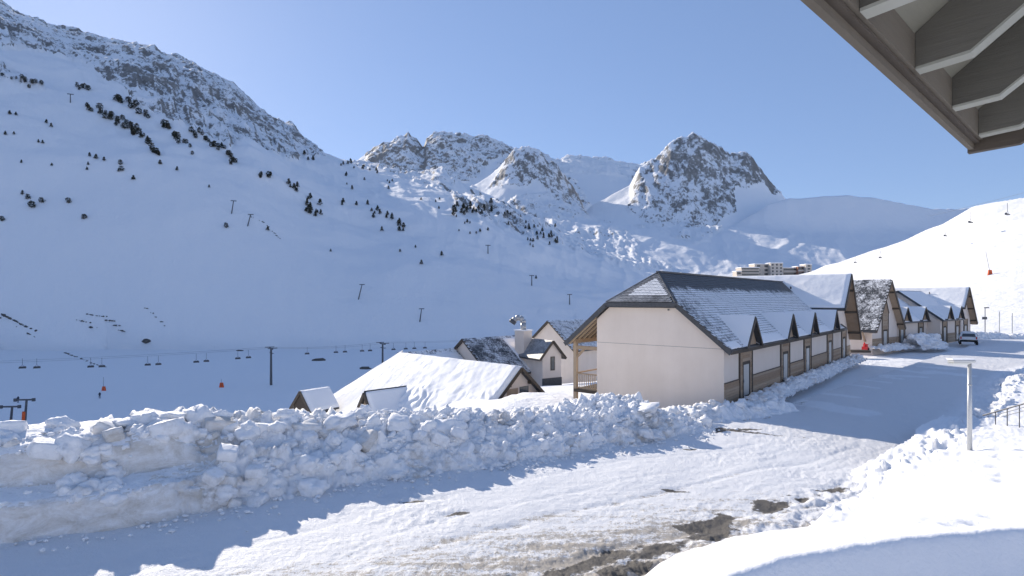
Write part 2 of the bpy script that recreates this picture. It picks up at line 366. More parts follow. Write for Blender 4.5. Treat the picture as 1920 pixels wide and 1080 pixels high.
def far_height(X, Y, want_rock=False):
    z, k, px, Ye = far_base(X, Y); py = HZ-(z-CZ)*F/Ye
    wx = fbm(X*.02, Y*.02, 4, 5)*16; wy = fbm(X*.02+40, Y*.02, 4, 9)*11
    sc_ = sstep(0, 300, 561-py)*.8+.2
    rock = np.zeros_like(z)
    for poly, w in ROCKP:
        xs = [p[0] for p in poly]; sel = (px > min(xs)-30) & (px < max(xs)+30)
        small = w == .98 or max(xs)-min(xs) < 80; kx = .25 if small else 1
        if sel.any():
            ins = np.zeros_like(sel); ins[sel] = inpoly(px[sel]+wx[sel]*kx, py[sel]+wy[sel]*kx, poly); rock = np.where(ins, np.maximum(rock, w), rock)
    far = sstep(150, 330, Ye)
    rk = rock*far
    big = fbm(X/260, Y/260, 4, 21)*9*sstep(330, 700, Ye)*np.where(k == 0, .25, 1)
    # gullies run down the slopes: stretch the noise along the view distance
    th = np.arctan2(X, Y)*900; gul = ridged(th/38+fbm(X/90, Y/90, 3, 3)*.5, Ye/170, 4, 31)
    z = z+big+gul*(3+5*np.minimum(rk, 1)*sstep(700, 1400, Ye))*sstep(320, 600, Ye)*np.where((k == 0) | (k == 6), .15, np.where(k == 5, .8, 1))
    z = z+rk*(ridged(th/16+Ye/90, Ye/55, 6, 77, .62)*13+ridged(X/9, Y/9, 4, 88, .6)*3.5)*(.45+.55*sstep(800, 1500, Ye))
    z = z+fbm(X/22, Y/22, 5, 11)*(1.3*far+.1)*np.where(k == 0, .4, 1)
    z = z+far*(k == 1)*(ridged(X/120+Y/300, Y/60-X/150, 3, 51)*3.0+fbm(X/95, Y/60, 5, 57)*9.0*sstep(330, 450, Ye))
    ln = tab([(-400, 480), (0, 493), (250, 512), (640, 547), (900, 580), (1050, 592)], px); on = (k == 1)&(px < 1080)
    z = z+on*1.5*(np.exp(-((py-ln+3)/2.6)**2)-.8*np.exp(-((py-ln-2)/3)**2))
    if want_rock: return z, rock, k, px
    return z
NL_END = [(-1e4, 0), (0, 0), (60, 0)]
def ground(X, Y, want_rock=False):
    r = far_height(X, Y, want_rock); zf = r[0] if want_rock else r
    nl, q = near_left(X, Y); nl = nl+fbm(X/6, Y/6, 4, 61)*.25
    az = np.degrees(np.arctan2(X, Y)); R = np.hypot(X, Y)
    # right of the road and under it: just below the road sheet
    wR = sstep(4, 16, az)*1.0
    flat = -.6+0*X
    side = nl*(1-wR)+np.minimum(nl, flat)*0+flat*wR
    # left of the building row the ground falls away gently
    t = (X-10.9)*.647+(Y-29.3)*.763; b = (X-10.9)*(-.763)+(Y-29.3)*.647
    behind = sstep(2, 9, b)*sstep(-6, 2, t); side = side*(1-behind)+np.where(az < 16, np.minimum(nl, -1.0), -1.2)*behind
    front = (q < 0); side = np.where(front, -.6, side)
    w = sstep(115, 190, R)*(1-sstep(16, 30, az))+sstep(80, 100, R)*sstep(16, 30, az)
    z = side*(1-w)+zf*w
    return (z,)+r[1:] if want_rock else z
def hit(px, py, y0=60, y1=2400, n=1400):
    """the point of the ground that the ray through (px, py) meets first"""
    Ys = np.geomspace(y0, y1, n); X = (px-960)/F*Ys; zr = CZ+(HZ-py)/F*Ys; zt = ground(X, Ys); k = np.nonzero(zt >= zr)[0]
    i = k[0] if len(k) else n-1
    return float(X[i]), float(Ys[i]), float(zt[i])
pxs = np.concatenate([np.arange(-60, 1981, 2.5)]); azs = np.arctan((pxs-960)/F)
azl = np.linspace(-math.pi, azs[0], 46)[:-1]; azr = np.linspace(azs[-1], math.pi, 46)[1:]
AZ = np.concatenate([azl, azs, azr])
RR = np.concatenate([np.geomspace(2, 30, 16)[:-1], np.geomspace(30, 115, 60)[:-1], np.geomspace(115, 340, 90)[:-1], np.linspace(340, 1350, 330)[:-1], np.linspace(1350, 2150, 190)[:-1], np.geomspace(2150, 4200, 18)])
cosc = np.cos(np.clip(AZ, azs[0], azs[-1]))
Rg = RR[None, :]/cosc[:, None]; X = np.sin(AZ)[:, None]*Rg; Y = np.cos(AZ)[:, None]*Rg
z, rock, kk, _ = ground(X.ravel(), Y.ravel(), True)
V = np.stack([X.ravel(), Y.ravel(), z], 1)
tm = np_mesh('mountain_terrain', V, grid_faces(len(AZ), len(RR))[:, ::-1])
at = tm.attributes.new('rock', 'FLOAT', 'POINT'); at.data.foreach_set('value', rock.astype(np.float32))
tag(link('mountain_terrain', tm, M['terrain']), kind='structure')

# ------------------------------------------------------------------ road
TOE = [(-32, 6.5), (-20, 10.2), (-11.7, 13.0), (-9.5, 13.9), (-7.3, 15.4), (-4.2, 17.4), (.7, 19.6), (4.9, 21.9), (7.5, 23.6), (9.3, 25.3)]
EDGE = [(-4, 8.8), (.2, 10.4), (1.9, 11.3), (4, 12.5), (5.8, 13.6), (9.1, 16.2), (13, 18.8), (15.9, 21.0), (17.6, 23.1), (23.9, 29.3), (27.8, 33.4), (33, 38.8), (38.2, 43.7), (48, 50), (70, 58), (110, 66)]
def sdist(X, Y, path):
    """distance to a polyline; positive on its right-hand side"""
    best = np.full(X.shape, 1e9); sg = np.zeros(X.shape); along = np.zeros(X.shape); acc = 0
    for (x1, y1), (x2, y2) in zip(path[:-1], path[1:]):
        dx, dy = x2-x1, y2-y1; L = math.hypot(dx, dy); t = np.clip(((X-x1)*dx+(Y-y1)*dy)/L/L, 0, 1)
        d = np.hypot(X-x1-t*dx, Y-y1-t*dy); c = dx*(Y-y1)-dy*(X-x1); m = d < best
        best = np.where(m, d, best); sg = np.where(m, np.where(c < 0, 1, -1), sg); along = np.where(m, acc+t*L, along); acc += L
    return best*sg, along
rpx = np.arange(-80, 2001, 2.4); rpy = np.concatenate([np.linspace(1500, 1120, 18)[:-1], np.arange(1120, 760, -1.6), np.arange(760, 625, -1.2)])
Yr = CZ*F/(rpy-HZ); Xg = ((rpx-960)/F)[:, None]*Yr[None, :]; Yg = np.repeat(Yr[None, :], len(rpx), 0)
# continue the sheet well to the left and right
x, y = Xg.ravel(), Yg.ravel()
dr, _ = sdist(x, y, EDGE); dl, _ = sdist(x, y, TOE)
rot = math.radians(38); xa = x*math.sin(math.radians(52))+y*math.cos(math.radians(52)); xb = x*math.cos(math.radians(52))-y*math.sin(math.radians(52))
z = fbm(x*.5, y*.5, 4, 3)*.05+fbm(xa*.4, xb*1.6, 5, 13, .6)*.022+fbm(x*6, y*6, 5, 23, .65)*.03*(.4+sstep(-.3, .4, fbm(x*.4, y*.4, 3, 25)))
dd_, al_ = sdist(x, y, TOE); ruts = np.zeros_like(x)
for c_, wd, dp in [(2.2, .13, .02), (3.75, .13, .02), (5.1, .15, .03), (6.6, .15, .03), (7.5, .12, .02), (8.4, .16, .035), (9.1, .12, .025), (10.1, .2, .03)]:
    m_ = np.exp(-((dd_-c_-fbm(al_*.08, al_*0+c_, 3, 5)*1.5)/wd)**2)*sstep(-.5, .2, fbm(al_*.22, al_*0+c_*3, 3, 6)+.25); ruts = np.maximum(ruts, m_*dp/.03); z -= m_*dp*(1+.15*np.sin(al_*42)*sstep(-.1, .3, fbm(al_*.5, dd_, 3, 8)))
z += sstep(-1.4, .2, dr)*(.08+.12*(fbm(x*3, y*3, 4, 71)))   # slush thrown against the verge
bare = np.zeros_like(x)
def blob(cx, cy, rx, ry, deg, w=1.0):
    global bare
    c, s = math.cos(math.radians(deg)), math.sin(math.radians(deg)); u = ((x-cx)*c+(y-cy)*s)/rx; v = (-(x-cx)*s+(y-cy)*c)/ry
    u = u+fbm(x*2.2, y*2.2, 4, 91)*.9; v = v+fbm(x*2.2+7, y*2.2, 4, 92)*.9; bare = np.maximum(bare, w*np.exp(-(u*u+v*v)**1.2*.8))
def gp(px, py): Yq = CZ*F/(py-HZ); return (px-960)/F*Yq, Yq
for (qx, qy, rx, ry, dg, w) in [(1335, 990, .85, .38, 42, 1.2), (1452, 943, .7, .3, 35, 1.05), (1130, 1052, 1.5, .3, 38, .8), (1230, 1035, .9, .3, 35, .75), (1185, 1068, .5, .22, 30, .95), (1060, 1075, .9, .3, 35, .85), (1345, 806, 1.3, .28, 5, 1.15), (1420, 812, 1.7, .12, -25, .8),
                             (1265, 918, .35, .1, -20, .85), (1575, 920, .8, .25, 30, .85), (1630, 900, .5, .18, 30, .6), (860, 961, .3, .1, 30, 1), (770, 940, .3, .08, 20, .8), (960, 985, .25, .08, 20, .6), (830, 935, .25, .06, 20, .6), (1500, 755, 1.2, .3, 40, .55), (1293, 842, .3, .06, -10, 1)]:
    blob(*gp(qx, qy), rx*1.3, ry*1.35, dg, w)
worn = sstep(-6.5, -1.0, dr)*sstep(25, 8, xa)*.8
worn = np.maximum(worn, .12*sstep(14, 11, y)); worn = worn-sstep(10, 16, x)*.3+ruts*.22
z -= np.clip(bare, 0, 1)*.05
# shaded lane darkened before the long building; pale streaks paint sunlight reflected by windows
lane_dim = sstep(9.5, 13.5, x)*sstep(-.2, -1.4, dr); palest = np.zeros_like(x)
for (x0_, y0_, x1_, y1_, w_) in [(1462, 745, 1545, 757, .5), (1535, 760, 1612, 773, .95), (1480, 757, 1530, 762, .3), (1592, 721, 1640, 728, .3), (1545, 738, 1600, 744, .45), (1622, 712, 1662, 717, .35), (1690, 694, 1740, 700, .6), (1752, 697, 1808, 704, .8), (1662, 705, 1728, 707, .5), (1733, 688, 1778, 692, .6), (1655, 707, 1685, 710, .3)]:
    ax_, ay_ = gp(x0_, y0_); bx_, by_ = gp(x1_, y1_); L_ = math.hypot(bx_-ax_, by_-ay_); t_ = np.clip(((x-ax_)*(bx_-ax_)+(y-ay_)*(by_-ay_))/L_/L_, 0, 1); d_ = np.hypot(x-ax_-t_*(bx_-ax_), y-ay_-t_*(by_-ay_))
    palest = np.maximum(palest, sstep(w_*1.15, w_*.8, d_+fbm(x*2, y*2, 3, 9)*.15))
lane_dim = np.clip(lane_dim*(1-palest), 0, 1); z += palest*.02
keep = ((dl > -1.6) & (dr < 1.2)).reshape(len(rpx), -1)
tA = (x-10.9)*.647+(y-29.3)*.763; bA = (x-10.9)*(-.763)+(y-29.3)*.647
keep &= ~(((bA > 1.0) & (tA > -2)).reshape(len(rpx), -1) & (tA < 42).reshape(len(rpx), -1))
kf = keep[:-1, :-1] & keep[1:, 1:]
rm = np_mesh('road', np.stack([x, y, z], 1), grid_faces(len(rpx), len(rpy), kf)[:, ::-1])
for nm, val in (('bare', bare), ('worn', worn), ('lane_dim', lane_dim)):
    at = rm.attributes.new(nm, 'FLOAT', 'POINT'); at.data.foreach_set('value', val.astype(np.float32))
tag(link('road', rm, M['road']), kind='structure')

# ------------------------------------------------------------------ snow verge on the right with the drift below our balcony
vpx = np.concatenate([np.arange(700, 2001, 2.6), np.linspace(2010, 4200, 60)]); vY = np.concatenate([np.linspace(2.0, 6, 22)[:-1], np.linspace(6, 13, 130)[:-1], np.geomspace(13, 110, 230)])
x = ((vpx-960)/F)[:, None]*vY[None, :]; y = np.repeat(vY[None, :], len(vpx), 0); shp = x.shape; x = x.ravel(); y = y.ravel()
def verge_height(x, y):
    dr, al = sdist(x, y, EDGE); d = dr+fbm(x*.8, y*.8, 4, 7)*.45*sstep(8, 16, y)
    h = -.25+sstep(-.1, 1.1, d)*tab([(0, .26), (5, .36), (9, .5), (13, .62)], x)+np.maximum(d, 0)*.05*sstep(60, 12, d)
    # ridge of the drift
    cy = tab([(-2, 6.0), (1.2, 6.6), (2.6, 7.5), (3.6, 7.75), (5, 8.05), (6.4, 8.35), (7.7, 8.6), (14, 10.0), (40, 14)], x)
    ch = tab([(-2, -.6), (-.2, .1), (1.0, .95), (1.8, 1.6), (2.6, 1.93), (3.6, 2.1), (5, 2.17), (7.7, 2.17), (12, 2.2), (40, 2)], x)
    v = y-cy; slope_f = .95
    dh = np.where(v < 0, ch-np.maximum(-v-.1, 0)*slope_f*.9-.25*sstep(0, .5, -v), ch-.24*np.clip(v, 0, 1.5)-tab([(6, .62), (8, .42), (11, .2), (16, .1)], x)*np.maximum(v-1.5, 0))
    fall = sstep(3.5, 0, (-v)-1.0)
    dh = np.where(v < 0, np.maximum(dh, -.2), dh)
    back = tab([(0, 0), (2.5, 0), (5, .25), (9, 1.0), (14, 1.6)], np.maximum(v, 0)); dh = dh-back*tab([(5, .7), (12, .2)], x)
    kx = 8.0; m = np.log(np.exp(kx*np.clip(dh, -5, 5))+np.exp(kx*h))/kx
    return m, dr, v
h, dr, v = verge_height(x, y)
z = h+fbm(x*.6, y*.6, 4, 19)*.05+fbm(x*3.2, y*3.2, 4, 29)*.02+sstep(0, -.5, v)*fbm(x*5, y*5, 4, 39)*.03
edgez = np.exp(-((dr-.25)/.8)**2)*sstep(9.5, 12, y)
P3 = np.stack([x, y, z], 1); c = cell3(P3, 1.9, 3); c2 = cell3(P3, 4.5, 9)
z = z+edgez*((.55-c)*.42+(.5-c2)*.16)*tab([(3, .35), (8, .7), (14, 1)], x)+sstep(10, 14, y)*sstep(6, 1, dr)*(.5-c2)*.05
# foot prints and small dents
for fx, fy in [(7.0, 8.95), (7.45, 9.05), (8.1, 9.5), (13.0, 15.2), (12.2, 14.1), (11.6, 13.4), (14.2, 16.6), (15.1, 17.6)]:
    z -= .12*np.exp(-((x-fx)**2+((y-fy))**2*.5)/.03)
keep = (dr > -.9).reshape(shp) | ((v < 3) & (x > -1.5)).reshape(shp); kf = keep[:-1, :-1] & keep[1:, 1:]
vm = np_mesh('snow_verge', np.stack([x, y, z], 1), grid_faces(shp[0], shp[1], kf)[:, ::-1])
tag(link('snow_verge', vm, M['snow']), kind='structure')
def verge_z(px_, py_): h_, _, _ = verge_height(np.array([px_]), np.array([py_])); return float(h_[0])

# ------------------------------------------------------------------ ploughed snow: ribbons with a cross-section
def resample(path, n):
    p = np.array(path, float); d = np.r_[0, np.cumsum(np.hypot(*np.diff(p, axis=0).T))]; s = np.linspace(0, d[-1], n)
    q = np.stack([np.interp(s, d, p[:, 0]), np.interp(s, d, p[:, 1])], 1)
    for _ in range(max(2, n//60)): q[1:-1] = (q[:-2]+2*q[1:-1]+q[2:])/4
    return q, s, d[-1]
def ribbon(name, path, prof, nu, D, amp, seed=0, mat=None, cells=((1.7, .34), (4.2, .15), (9.5, .06)), parent=None):
    """path = toe line; D = offsets inward (to the left of travel); prof(s, d, x) -> height; amp(s, d, x) -> lump strength"""
    q, s, Lt = resample(path, nu); t = np.gradient(q, axis=0); t /= np.hypot(t[:, 0], t[:, 1])[:, None]; nrm = np.stack([-t[:, 1], t[:, 0]], 1)
    X = q[:, 0][:, None]+nrm[:, 0][:, None]*D[None, :]; Y = q[:, 1][:, None]+nrm[:, 1][:, None]*D[None, :]
    S_ = np.repeat(s[:, None], len(D), 1); Dd = np.repeat(D[None, :], nu, 0); X0 = np.repeat(q[:, 0][:, None], len(D), 1)
    Z = prof(S_, Dd, X0); P = np.stack([X, Y, Z], -1)
    N = np.cross(np.gradient(P, axis=0), np.gradient(P, axis=1)); N /= np.linalg.norm(N, axis=-1, keepdims=True)+1e-9; N[N[..., 2] < 0] *= -1
    A = amp(S_, Dd, X0)[..., None]; Pf = P.reshape(-1, 3); disp = np.zeros(len(Pf))
    wob = np.stack([fbm(Pf[:, 0]*1.5, Pf[:, 1]*1.5+Pf[:, 2], 3, 5), fbm(Pf[:, 0]*1.5+9, Pf[:, 2]*1.5+Pf[:, 1], 3, 6), fbm(Pf[:, 1]*1.5, Pf[:, 2]*1.5, 3, 8)], 1)*.25
    for i, (sc_, a_) in enumerate(cells): disp += (.5-cell3(Pf+wob, sc_, seed+i*5))*a_*2.0
    disp += fbm(Pf[:, 0]*7+Pf[:, 2]*5, Pf[:, 1]*7, 4, seed+60, .6)*.035
    P = P+N*A*disp.reshape(nu, len(D))[..., None]
    me = np_mesh(name, P.reshape(-1, 3), grid_faces(nu, len(D)))
    o = link(name, me, mat or M['snow_heap'], parent); return o, P, N
CH = [(-32, 2.2), (-20, 2.1), (-12.5, 2.0), (-10.5, 2.1), (-9.2, 2.12), (-7.5, 1.88), (-5, 1.6), (-2.5, 1.6), (-.5, 1.3), (2, 1.05), (4, 1.2), (5.5, 1.35), (6.8, 1.15), (7.8, .8), (8.7, .45), (9.3, -.1)]
def tier(x): return 1-sstep(-8.9, -7.4, x)
def bank_prof(s, d, x):
    ch = tab(CH, x)+fbm(s*.9, s*0+3, 3, 4)*.14
    d0 = d; d = np.where(d > 1.0, 1.0+(d-1.0)/(1+.55*sstep(-2.5, -7, x)), d)
    rise = np.interp(d, [-.5, 0, .4, 1.0, 1.8, 2.5, 3.0, 3.6, 4.6, 6.5], [-.35, -.03, .34, .58, .86, 1.0, .99, .85, .35, -1.0])
    lump = rise*ch
    e = fbm(s*1.5, s*0, 3, 2)*.08
    d = np.where(d0 > 1.8, 1.8+(d0-1.8)/1.35, d0); up = np.interp(d+e, [-.5, -.05, .0, .18, .32, .9, 1.35, 1.45, 1.62, 1.85, 2.6, 3.2, 3.8, 4.6, 6.5], [-.4, -.15, 0, .78, .9, .93, .97, 1.35, 1.78, 1.95, 2.15, 2.2, 1.9, .8, -1.0])*ch/2.2
    T = tier(x); return lump*(1-T)+up*T
def bank_amp(s, d, x):
    T = tier(x+fbm(s*1.2, d*1.2, 3, 14)*1.2); top = sstep(1.9, 2.6, d); rough = fbm(s*.7, d*.7, 3, 15)
    return (.85+.3*rough)*(1-T)+T*(.10+.75*top*sstep(-.15, .35, rough))
bank = thing('snow_bank', 'long heap of ploughed lumpy snow along the left side of the road', 'snow bank')
Dk = np.concatenate([np.linspace(-.5, 3.4, 118)[:-1], np.linspace(3.4, 9.2, 46)])
bo, BP, BN = ribbon('heap', TOE, bank_prof, 860, Dk, bank_amp, 1, M['snow_heap'], parent=bank)
bo.data.materials.append(M['snow_cut']); kx_ = np.array([p.center[0] for p in bo.data.polygons]); nz_ = np.array([p.normal[2] for p in bo.data.polygons]); cz_ = np.array([p.center[2] for p in bo.data.polygons])
sel_ = (tier(kx_) > .5) & (np.abs(nz_) < .75) & (cz_ < 2.0)
bo.data.polygons.foreach_set('material_index', sel_.astype(np.int32)); bo.data.update()
# blocks and lumps of snow lying on the bank
def chunk_mesh(seed, sub=2, amp=.22, flat=1.0):
    bm = bmesh.new(); bmesh.ops.create_icosphere(bm, subdivisions=sub, radius=1); r = random.Random(seed); o = r.uniform(0, 50)
    P = np.array([v.co[:] for v in bm.verts]); n = cell3(P+o, 1.15, seed); n2 = cell3(P+o, 2.6, seed+3); n3 = cell3(P+o, 5, seed+6)
    for v, a, b, c in zip(bm.verts, n, n2, n3): v.co = v.co*(1+amp*(.55-a)*2+amp*.8*(.5-b)+amp*.3*(.5-c)); v.co.z *= flat
    me = bpy.data.meshes.new('snow_lump'); bm.to_mesh(me); bm.free()
    for p in me.polygons: p.use_smooth = True
    me.materials.append(M['snow_block']); return me
LUMPS = [chunk_mesh(i, 3, .42, random.uniform(.65, .95)) for i in range(9)]
LUMPS2 = [chunk_mesh(30+i, 2, .4, random.uniform(.65, .95)) for i in range(6)]
LUMPV = [(np.array([v.co[:] for v in m.vertices]), np.array([p.vertices[:] for p in m.polygons])) for m in LUMPS2]
def scatter_small(name, spots, parent=None, label=None, cat=None, mat=None):
    Vs, Fs, n = [], [], 0
    for (x_, y_, z_, r_) in spots:
        V0, F0 = random.choice(LUMPV); a_ = random.uniform(0, 6.28); c_, s_ = math.cos(a_), math.sin(a_)
        Vv = V0*np.array([r_*random.uniform(.8, 1.3), r_*random.uniform(.7, 1.1), r_*random.uniform(.6, 1)]); Vv = Vv@np.array([[c_, s_, 0], [-s_, c_, 0], [0, 0, 1]]); Vs.append(Vv+np.array([x_, y_, z_])); Fs.append(F0+n); n += len(V0)
    me = np_mesh(name, np.concatenate(Vs), np.concatenate(Fs)); o = link(name, me, mat or M['snow_block'], parent); return tag(o, label, cat, None, 'stuff')
nu = BP.shape[0]; small = []; nlump = 0
for k in range(2600):
    i = random.randrange(nu); j = random.randrange(6, 105); p = BP[i, j]; T = tier(np.array([p[0]]))[0]
    if T > .5 and (Dk[j] < 1.9) and random.random() < .93: continue
    r_ = random.choice([.03, .04, .05, .06, .08, .1]) * random.uniform(.8, 1.3); small.append((p[0], p[1], p[2]+r_*.2, r_))
q_, s_, L_ = resample(TOE, 400)
for k in range(700):
    i = random.randrange(60, 399); d = -abs(random.gauss(0, .55)); t_ = q_[min(i+1, 399)]-q_[i-1]; t_ = t_/np.hypot(*t_); r_ = random.choice([.015, .02, .03, .05])*random.uniform(.8, 1.5)
    small.append((q_[i][0]-t_[1]*d, q_[i][1]+t_[0]*d, .03+r_*.3, r_))
scatter_small('snow_crumbs', small, bank)
def lump(p, r, sx=1, sy=1, sz=1, rz=None, mesh=None, name='snow_lump'):
    o = bpy.data.objects.new(name, mesh or random.choice(LUMPS)); COL.objects.link(o); o.parent = bank; o.location = p
    o.scale = (r*sx, r*sy, r*sz); o.rotation_euler = (random.uniform(-.3, .3), random.uniform(-.3, .3), random.uniform(0, 6.28) if rz is None else rz); return o
for k in range(235):
    i = int(nu*(.34+.66*random.random())) if random.random() < .85 else int(nu*random.random()*.4); i = min(i, nu-20)
    crest = random.random() < .4; j = random.randrange(70, 96) if crest else random.randrange(12, 80); p = BP[i, j]
    if tier(np.array([p[0]]))[0] > .5 and Dk[j] < 2.0: continue
    r_ = random.choice([.12, .14, .17, .2, .25, .3])*random.uniform(.8, 1.15)*(1 if p[0] < 2 else .8)
    lump((p[0], p[1], p[2]+r_*.05), r_)
# named big pieces seen in the photograph: (px, py, forward distance, radius, stretch x, y, z)
def at(px, py, Y): return ((px-960)/F*Y, Y, CZ+(HZ-py)/F*Y)
BPf = BP.reshape(-1, 3); BPf = BPf[BPf[:, 1] > 5]; BSx = 960+F*BPf[:, 0]/BPf[:, 1]; BSy = HZ-(BPf[:, 2]-CZ)*F/BPf[:, 1]
def on_bank(px, py, r=0):
    """the spot of the bank's surface seen in the direction (px, py)"""
    d = np.hypot(BSx-px, BSy-py); c = np.nonzero(d < max(9, d.min()+3))[0]; k = c[BPf[c, 1].argmin()]; p = BPf[k]; return (p[0], p[1], p[2]+r*.12)
for (qx, qy, Yq, r_, sx, sy, sz) in [(130, 902, 14.4, .33, 1, .8, .85), (593, 915, 16.8, .42, 1.0, .9, .8), (140, 840, 15.2, .42, 1, .8, 1), (115, 790, 15.4, .30, 1.2, 1, .9), (235, 790, 16.2, .33, 1.1, 1, .8), (370, 775, 17.4, .38, 1, 1, .95), (430, 800, 16.6, .40, 1, 1, .9),
                             (470, 812, 16.4, .36, 1, 1, 1), (530, 775, 18.2, .3, 1, 1, .9), (415, 780, 17.4, .28, 1, .8, 1.1), (320, 778, 17.2, .4, 1.6, .8, .6), (640, 790, 18.4, .55, 1.2, 1, .8), (750, 790, 19.2, .42, 1, 1, .8), (845, 800, 19.8, .5, 1.2, 1, .8), (750, 895, 17.4, .3, 1.2, .8, .6), (1205, 815, 22.3, .3, 1, 1, .9), (1235, 820, 22.6, .35, 1.2, .9, .6), (1215, 760, 24.5, .5, 1.5, 1, .5)]:
    lump(on_bank(qx, qy, r_), r_, sx, sy, sz)
# smooth plough-cut slabs
def slab(px0, py0, px1, py1, Y0, Y1, h, th, name='snow_slab'):
    a_ = Vector(at(px0, py0, Y0)); b_ = Vector(at(px1, py1, Y1)); L = (b_-a_).length; bm = bmesh.new(); bmesh.ops.create_cube(bm, size=1)
    for v in bm.verts: v.co = Vector((v.co.x*L, v.co.y*th, v.co.z*h))
    bmesh.ops.bevel(bm, geom=list(bm.edges), offset=min(h, th)*.28, segments=3, affect='EDGES', profile=.6)
    bmesh.ops.subdivide_edges(bm, edges=[e_ for e_ in bm.edges if e_.calc_length() > .3], cuts=9, use_grid_fill=True)
    for v in bm.verts:
        n_ = fbm(np.array([v.co.x*1.6+px0]), np.array([v.co.z*2+v.co.y*2]), 4, 3)[0]; v.co += v.co.normalized()*n_*.10; v.co.y -= .12*(v.co.z/h)  # leaning back
    me = bpy.data.meshes.new(name); bm.to_mesh(me); bm.free()
    for p in me.polygons: p.use_smooth = True
    o = link(name, me, M['snow_cut'], bank); o.location = (a_+b_)/2; d = b_-a_; o.rotation_euler = (-.18, -math.asin(d.z/L)*1, math.atan2(d.y, d.x)); return o
for k in range(46):
    qx = random.gauss(175, 34); qy = random.uniform(815, 935); lump(on_bank(qx, qy), random.choice([.10, .13, .16, .22, .3])*random.uniform(.8, 1.1), 1, .8, .9)
for k in range(40):
    qx = random.uniform(270, 480); qy = random.uniform(775, 815); lump(on_bank(qx, qy), random.choice([.12, .15, .2, .28])*random.uniform(.8, 1.15), 1, .8, .95)

# angular slabs broken out of the packed snow, tumbled into the heap
def slab_mesh(seed):
    bm = bmesh.new(); bmesh.ops.create_cube(bm, size=2); bmesh.ops.subdivide_edges(bm, edges=bm.edges, cuts=5, use_grid_fill=True); r = random.Random(seed); o = r.uniform(0, 60)
    P = np.array([v.co[:] for v in bm.verts]); n = cell3(P+o, .9, seed); n2 = cell3(P+o, 3, seed+2); sx, sy, sz = r.uniform(.8, 1.3), r.uniform(.6, .9), r.uniform(.4, .65)
    for v, a, b in zip(bm.verts, n, n2):
        q = v.co; l = max(abs(q.x), abs(q.y), abs(q.z)); rd = q.normalized()*1.25; q = q.lerp(rd, .32)*(1+.20*(.5-a)+.16*(.5-b)); v.co = Vector((q.x*sx, q.y*sy, q.z*sz))
    me = bpy.data.meshes.new('snow_slab'); bm.to_mesh(me); bm.free()
    for p in me.polygons: p.use_smooth = True
    me.materials.append(M['snow_cut'] if seed % 2 else M['snow_block']); return me
SLABS = [slab_mesh(50+i) for i in range(6)]
for k in range(52):
    i = int(nu*random.uniform(.30, .86)); j = random.randrange(14, 94); p = BP[i, j]
    if tier(np.array([p[0]]))[0] > .6 and Dk[j] < 1.9: continue
    r_ = random.choice([.16, .2, .26, .34])*random.uniform(.85, 1.2)*(1 if p[0] < -1 else .7); o_ = lump((p[0], p[1], p[2]+r_*.05), r_, mesh=random.choice(SLABS), name='snow_slab'); o_.rotation_euler = (random.uniform(-.7, .7), random.uniform(-.6, .6), random.uniform(0, 6.28))
for (qx, qy, Yq, r_) in [(320, 800, 16.9, .42), (410, 792, 16.9, .36), (270, 782, 16.6, .33), (500, 800, 17.2, .34), (575, 800, 17.6, .36), (425, 845, 15.9, .3), (480, 880, 15.6, .28), (90, 838, 15.1, .4), (20, 800, 15.2, .4)]:
    o_ = lump(on_bank(qx, qy, r_), r_, mesh=random.choice(SLABS), name='snow_slab'); o_.rotation_euler = (random.uniform(-.3, .3), random.uniform(-.3, .3), random.uniform(.2, .9))

# low berms of snow against the buildings
def berm(name, label, path, h, w, seed, nu=260, parts=26, rr=(.08, .28)):
    t = thing(name, label, 'snow berm')
    D = np.linspace(-.2, w, 34)
    f = lambda s, d, x: np.interp(d/w, [-.2, 0, .25, .5, .75, 1.0], [-.2, -.02, .75, 1, .7, -.15])*(h+h*.45*fbm(s*.5, s*0, 3, seed))
    o, P, N = ribbon('heap', path, f, nu, D, lambda s, d, x: .75+0*s, seed, M['snow_block'], ((2.2, .22), (5.5, .11), (12, .04)), t)
    for k in range(parts):
        p = P[random.randrange(nu), random.randrange(3, 28)]; r_ = random.uniform(*rr)
        l_ = bpy.data.objects.new('snow_lump', random.choice(LUMPS)); COL.objects.link(l_); l_.parent = t; l_.location = (p[0], p[1], p[2]+r_*.1); l_.scale = (r_,)*3; l_.rotation_euler = (0, 0, random.uniform(0, 6))
    return t
def fr(o_, az_): # local row frame -> world
    a_ = math.radians(az_); u = (math.sin(a_), math.cos(a_)); w = (-u[1], u[0]); return lambda t, b: (o_[0]+u[0]*t+w[0]*b, o_[1]+u[1]*t+w[1]*b)
AZ1, AZ2 = 40.3, 52.5; fA = fr((10.9, 29.3), AZ1); fC = fr((40, 63), AZ2); fE = fr((54.2, 72.1), AZ2)
berm('snow_berm', 'low berm of broken snow in front of the plain end wall and around its corner', [(7.2, 24.6), (9.4, 26.0), (12.0, 27.0), (14.4, 28.6)], .5, 2.4, 31, 220, 22)
berm('snow_berm', 'narrow berm of shovelled snow along the doors of the long near building', [fA(1.0, -1.5), fA(8, -1.25), fA(16, -1.3), fA(24, -1.2), fA(33, -1.3)], .38, 1.35, 47, 420, 40)
berm('snow_berm', 'low berm of snow at the foot of the steep dark gabled building', [fC(-1, -1.3), fC(4, -1.2), fC(7, -1.4), fC(9, -1.3)], .4, 1.5, 53, 160, 14)
berm('snow_berm', 'tall lumpy snow pile between the two far buildings beside the white car', [fC(6.6, -2.6), fC(9.0, -3.4), fC(11.5, -3.6), fC(13.0, -3.0)], 1.25, 2.8, 59, 160, 30, (.2, .5))
berm('snow_berm', 'low snow berm closing off the far end of the car park', [fE(13.0, -.5), fE(18, -4), fE(24, -9), fE(33, -18)], .8, 2.6, 67, 200, 24, (.15, .4))
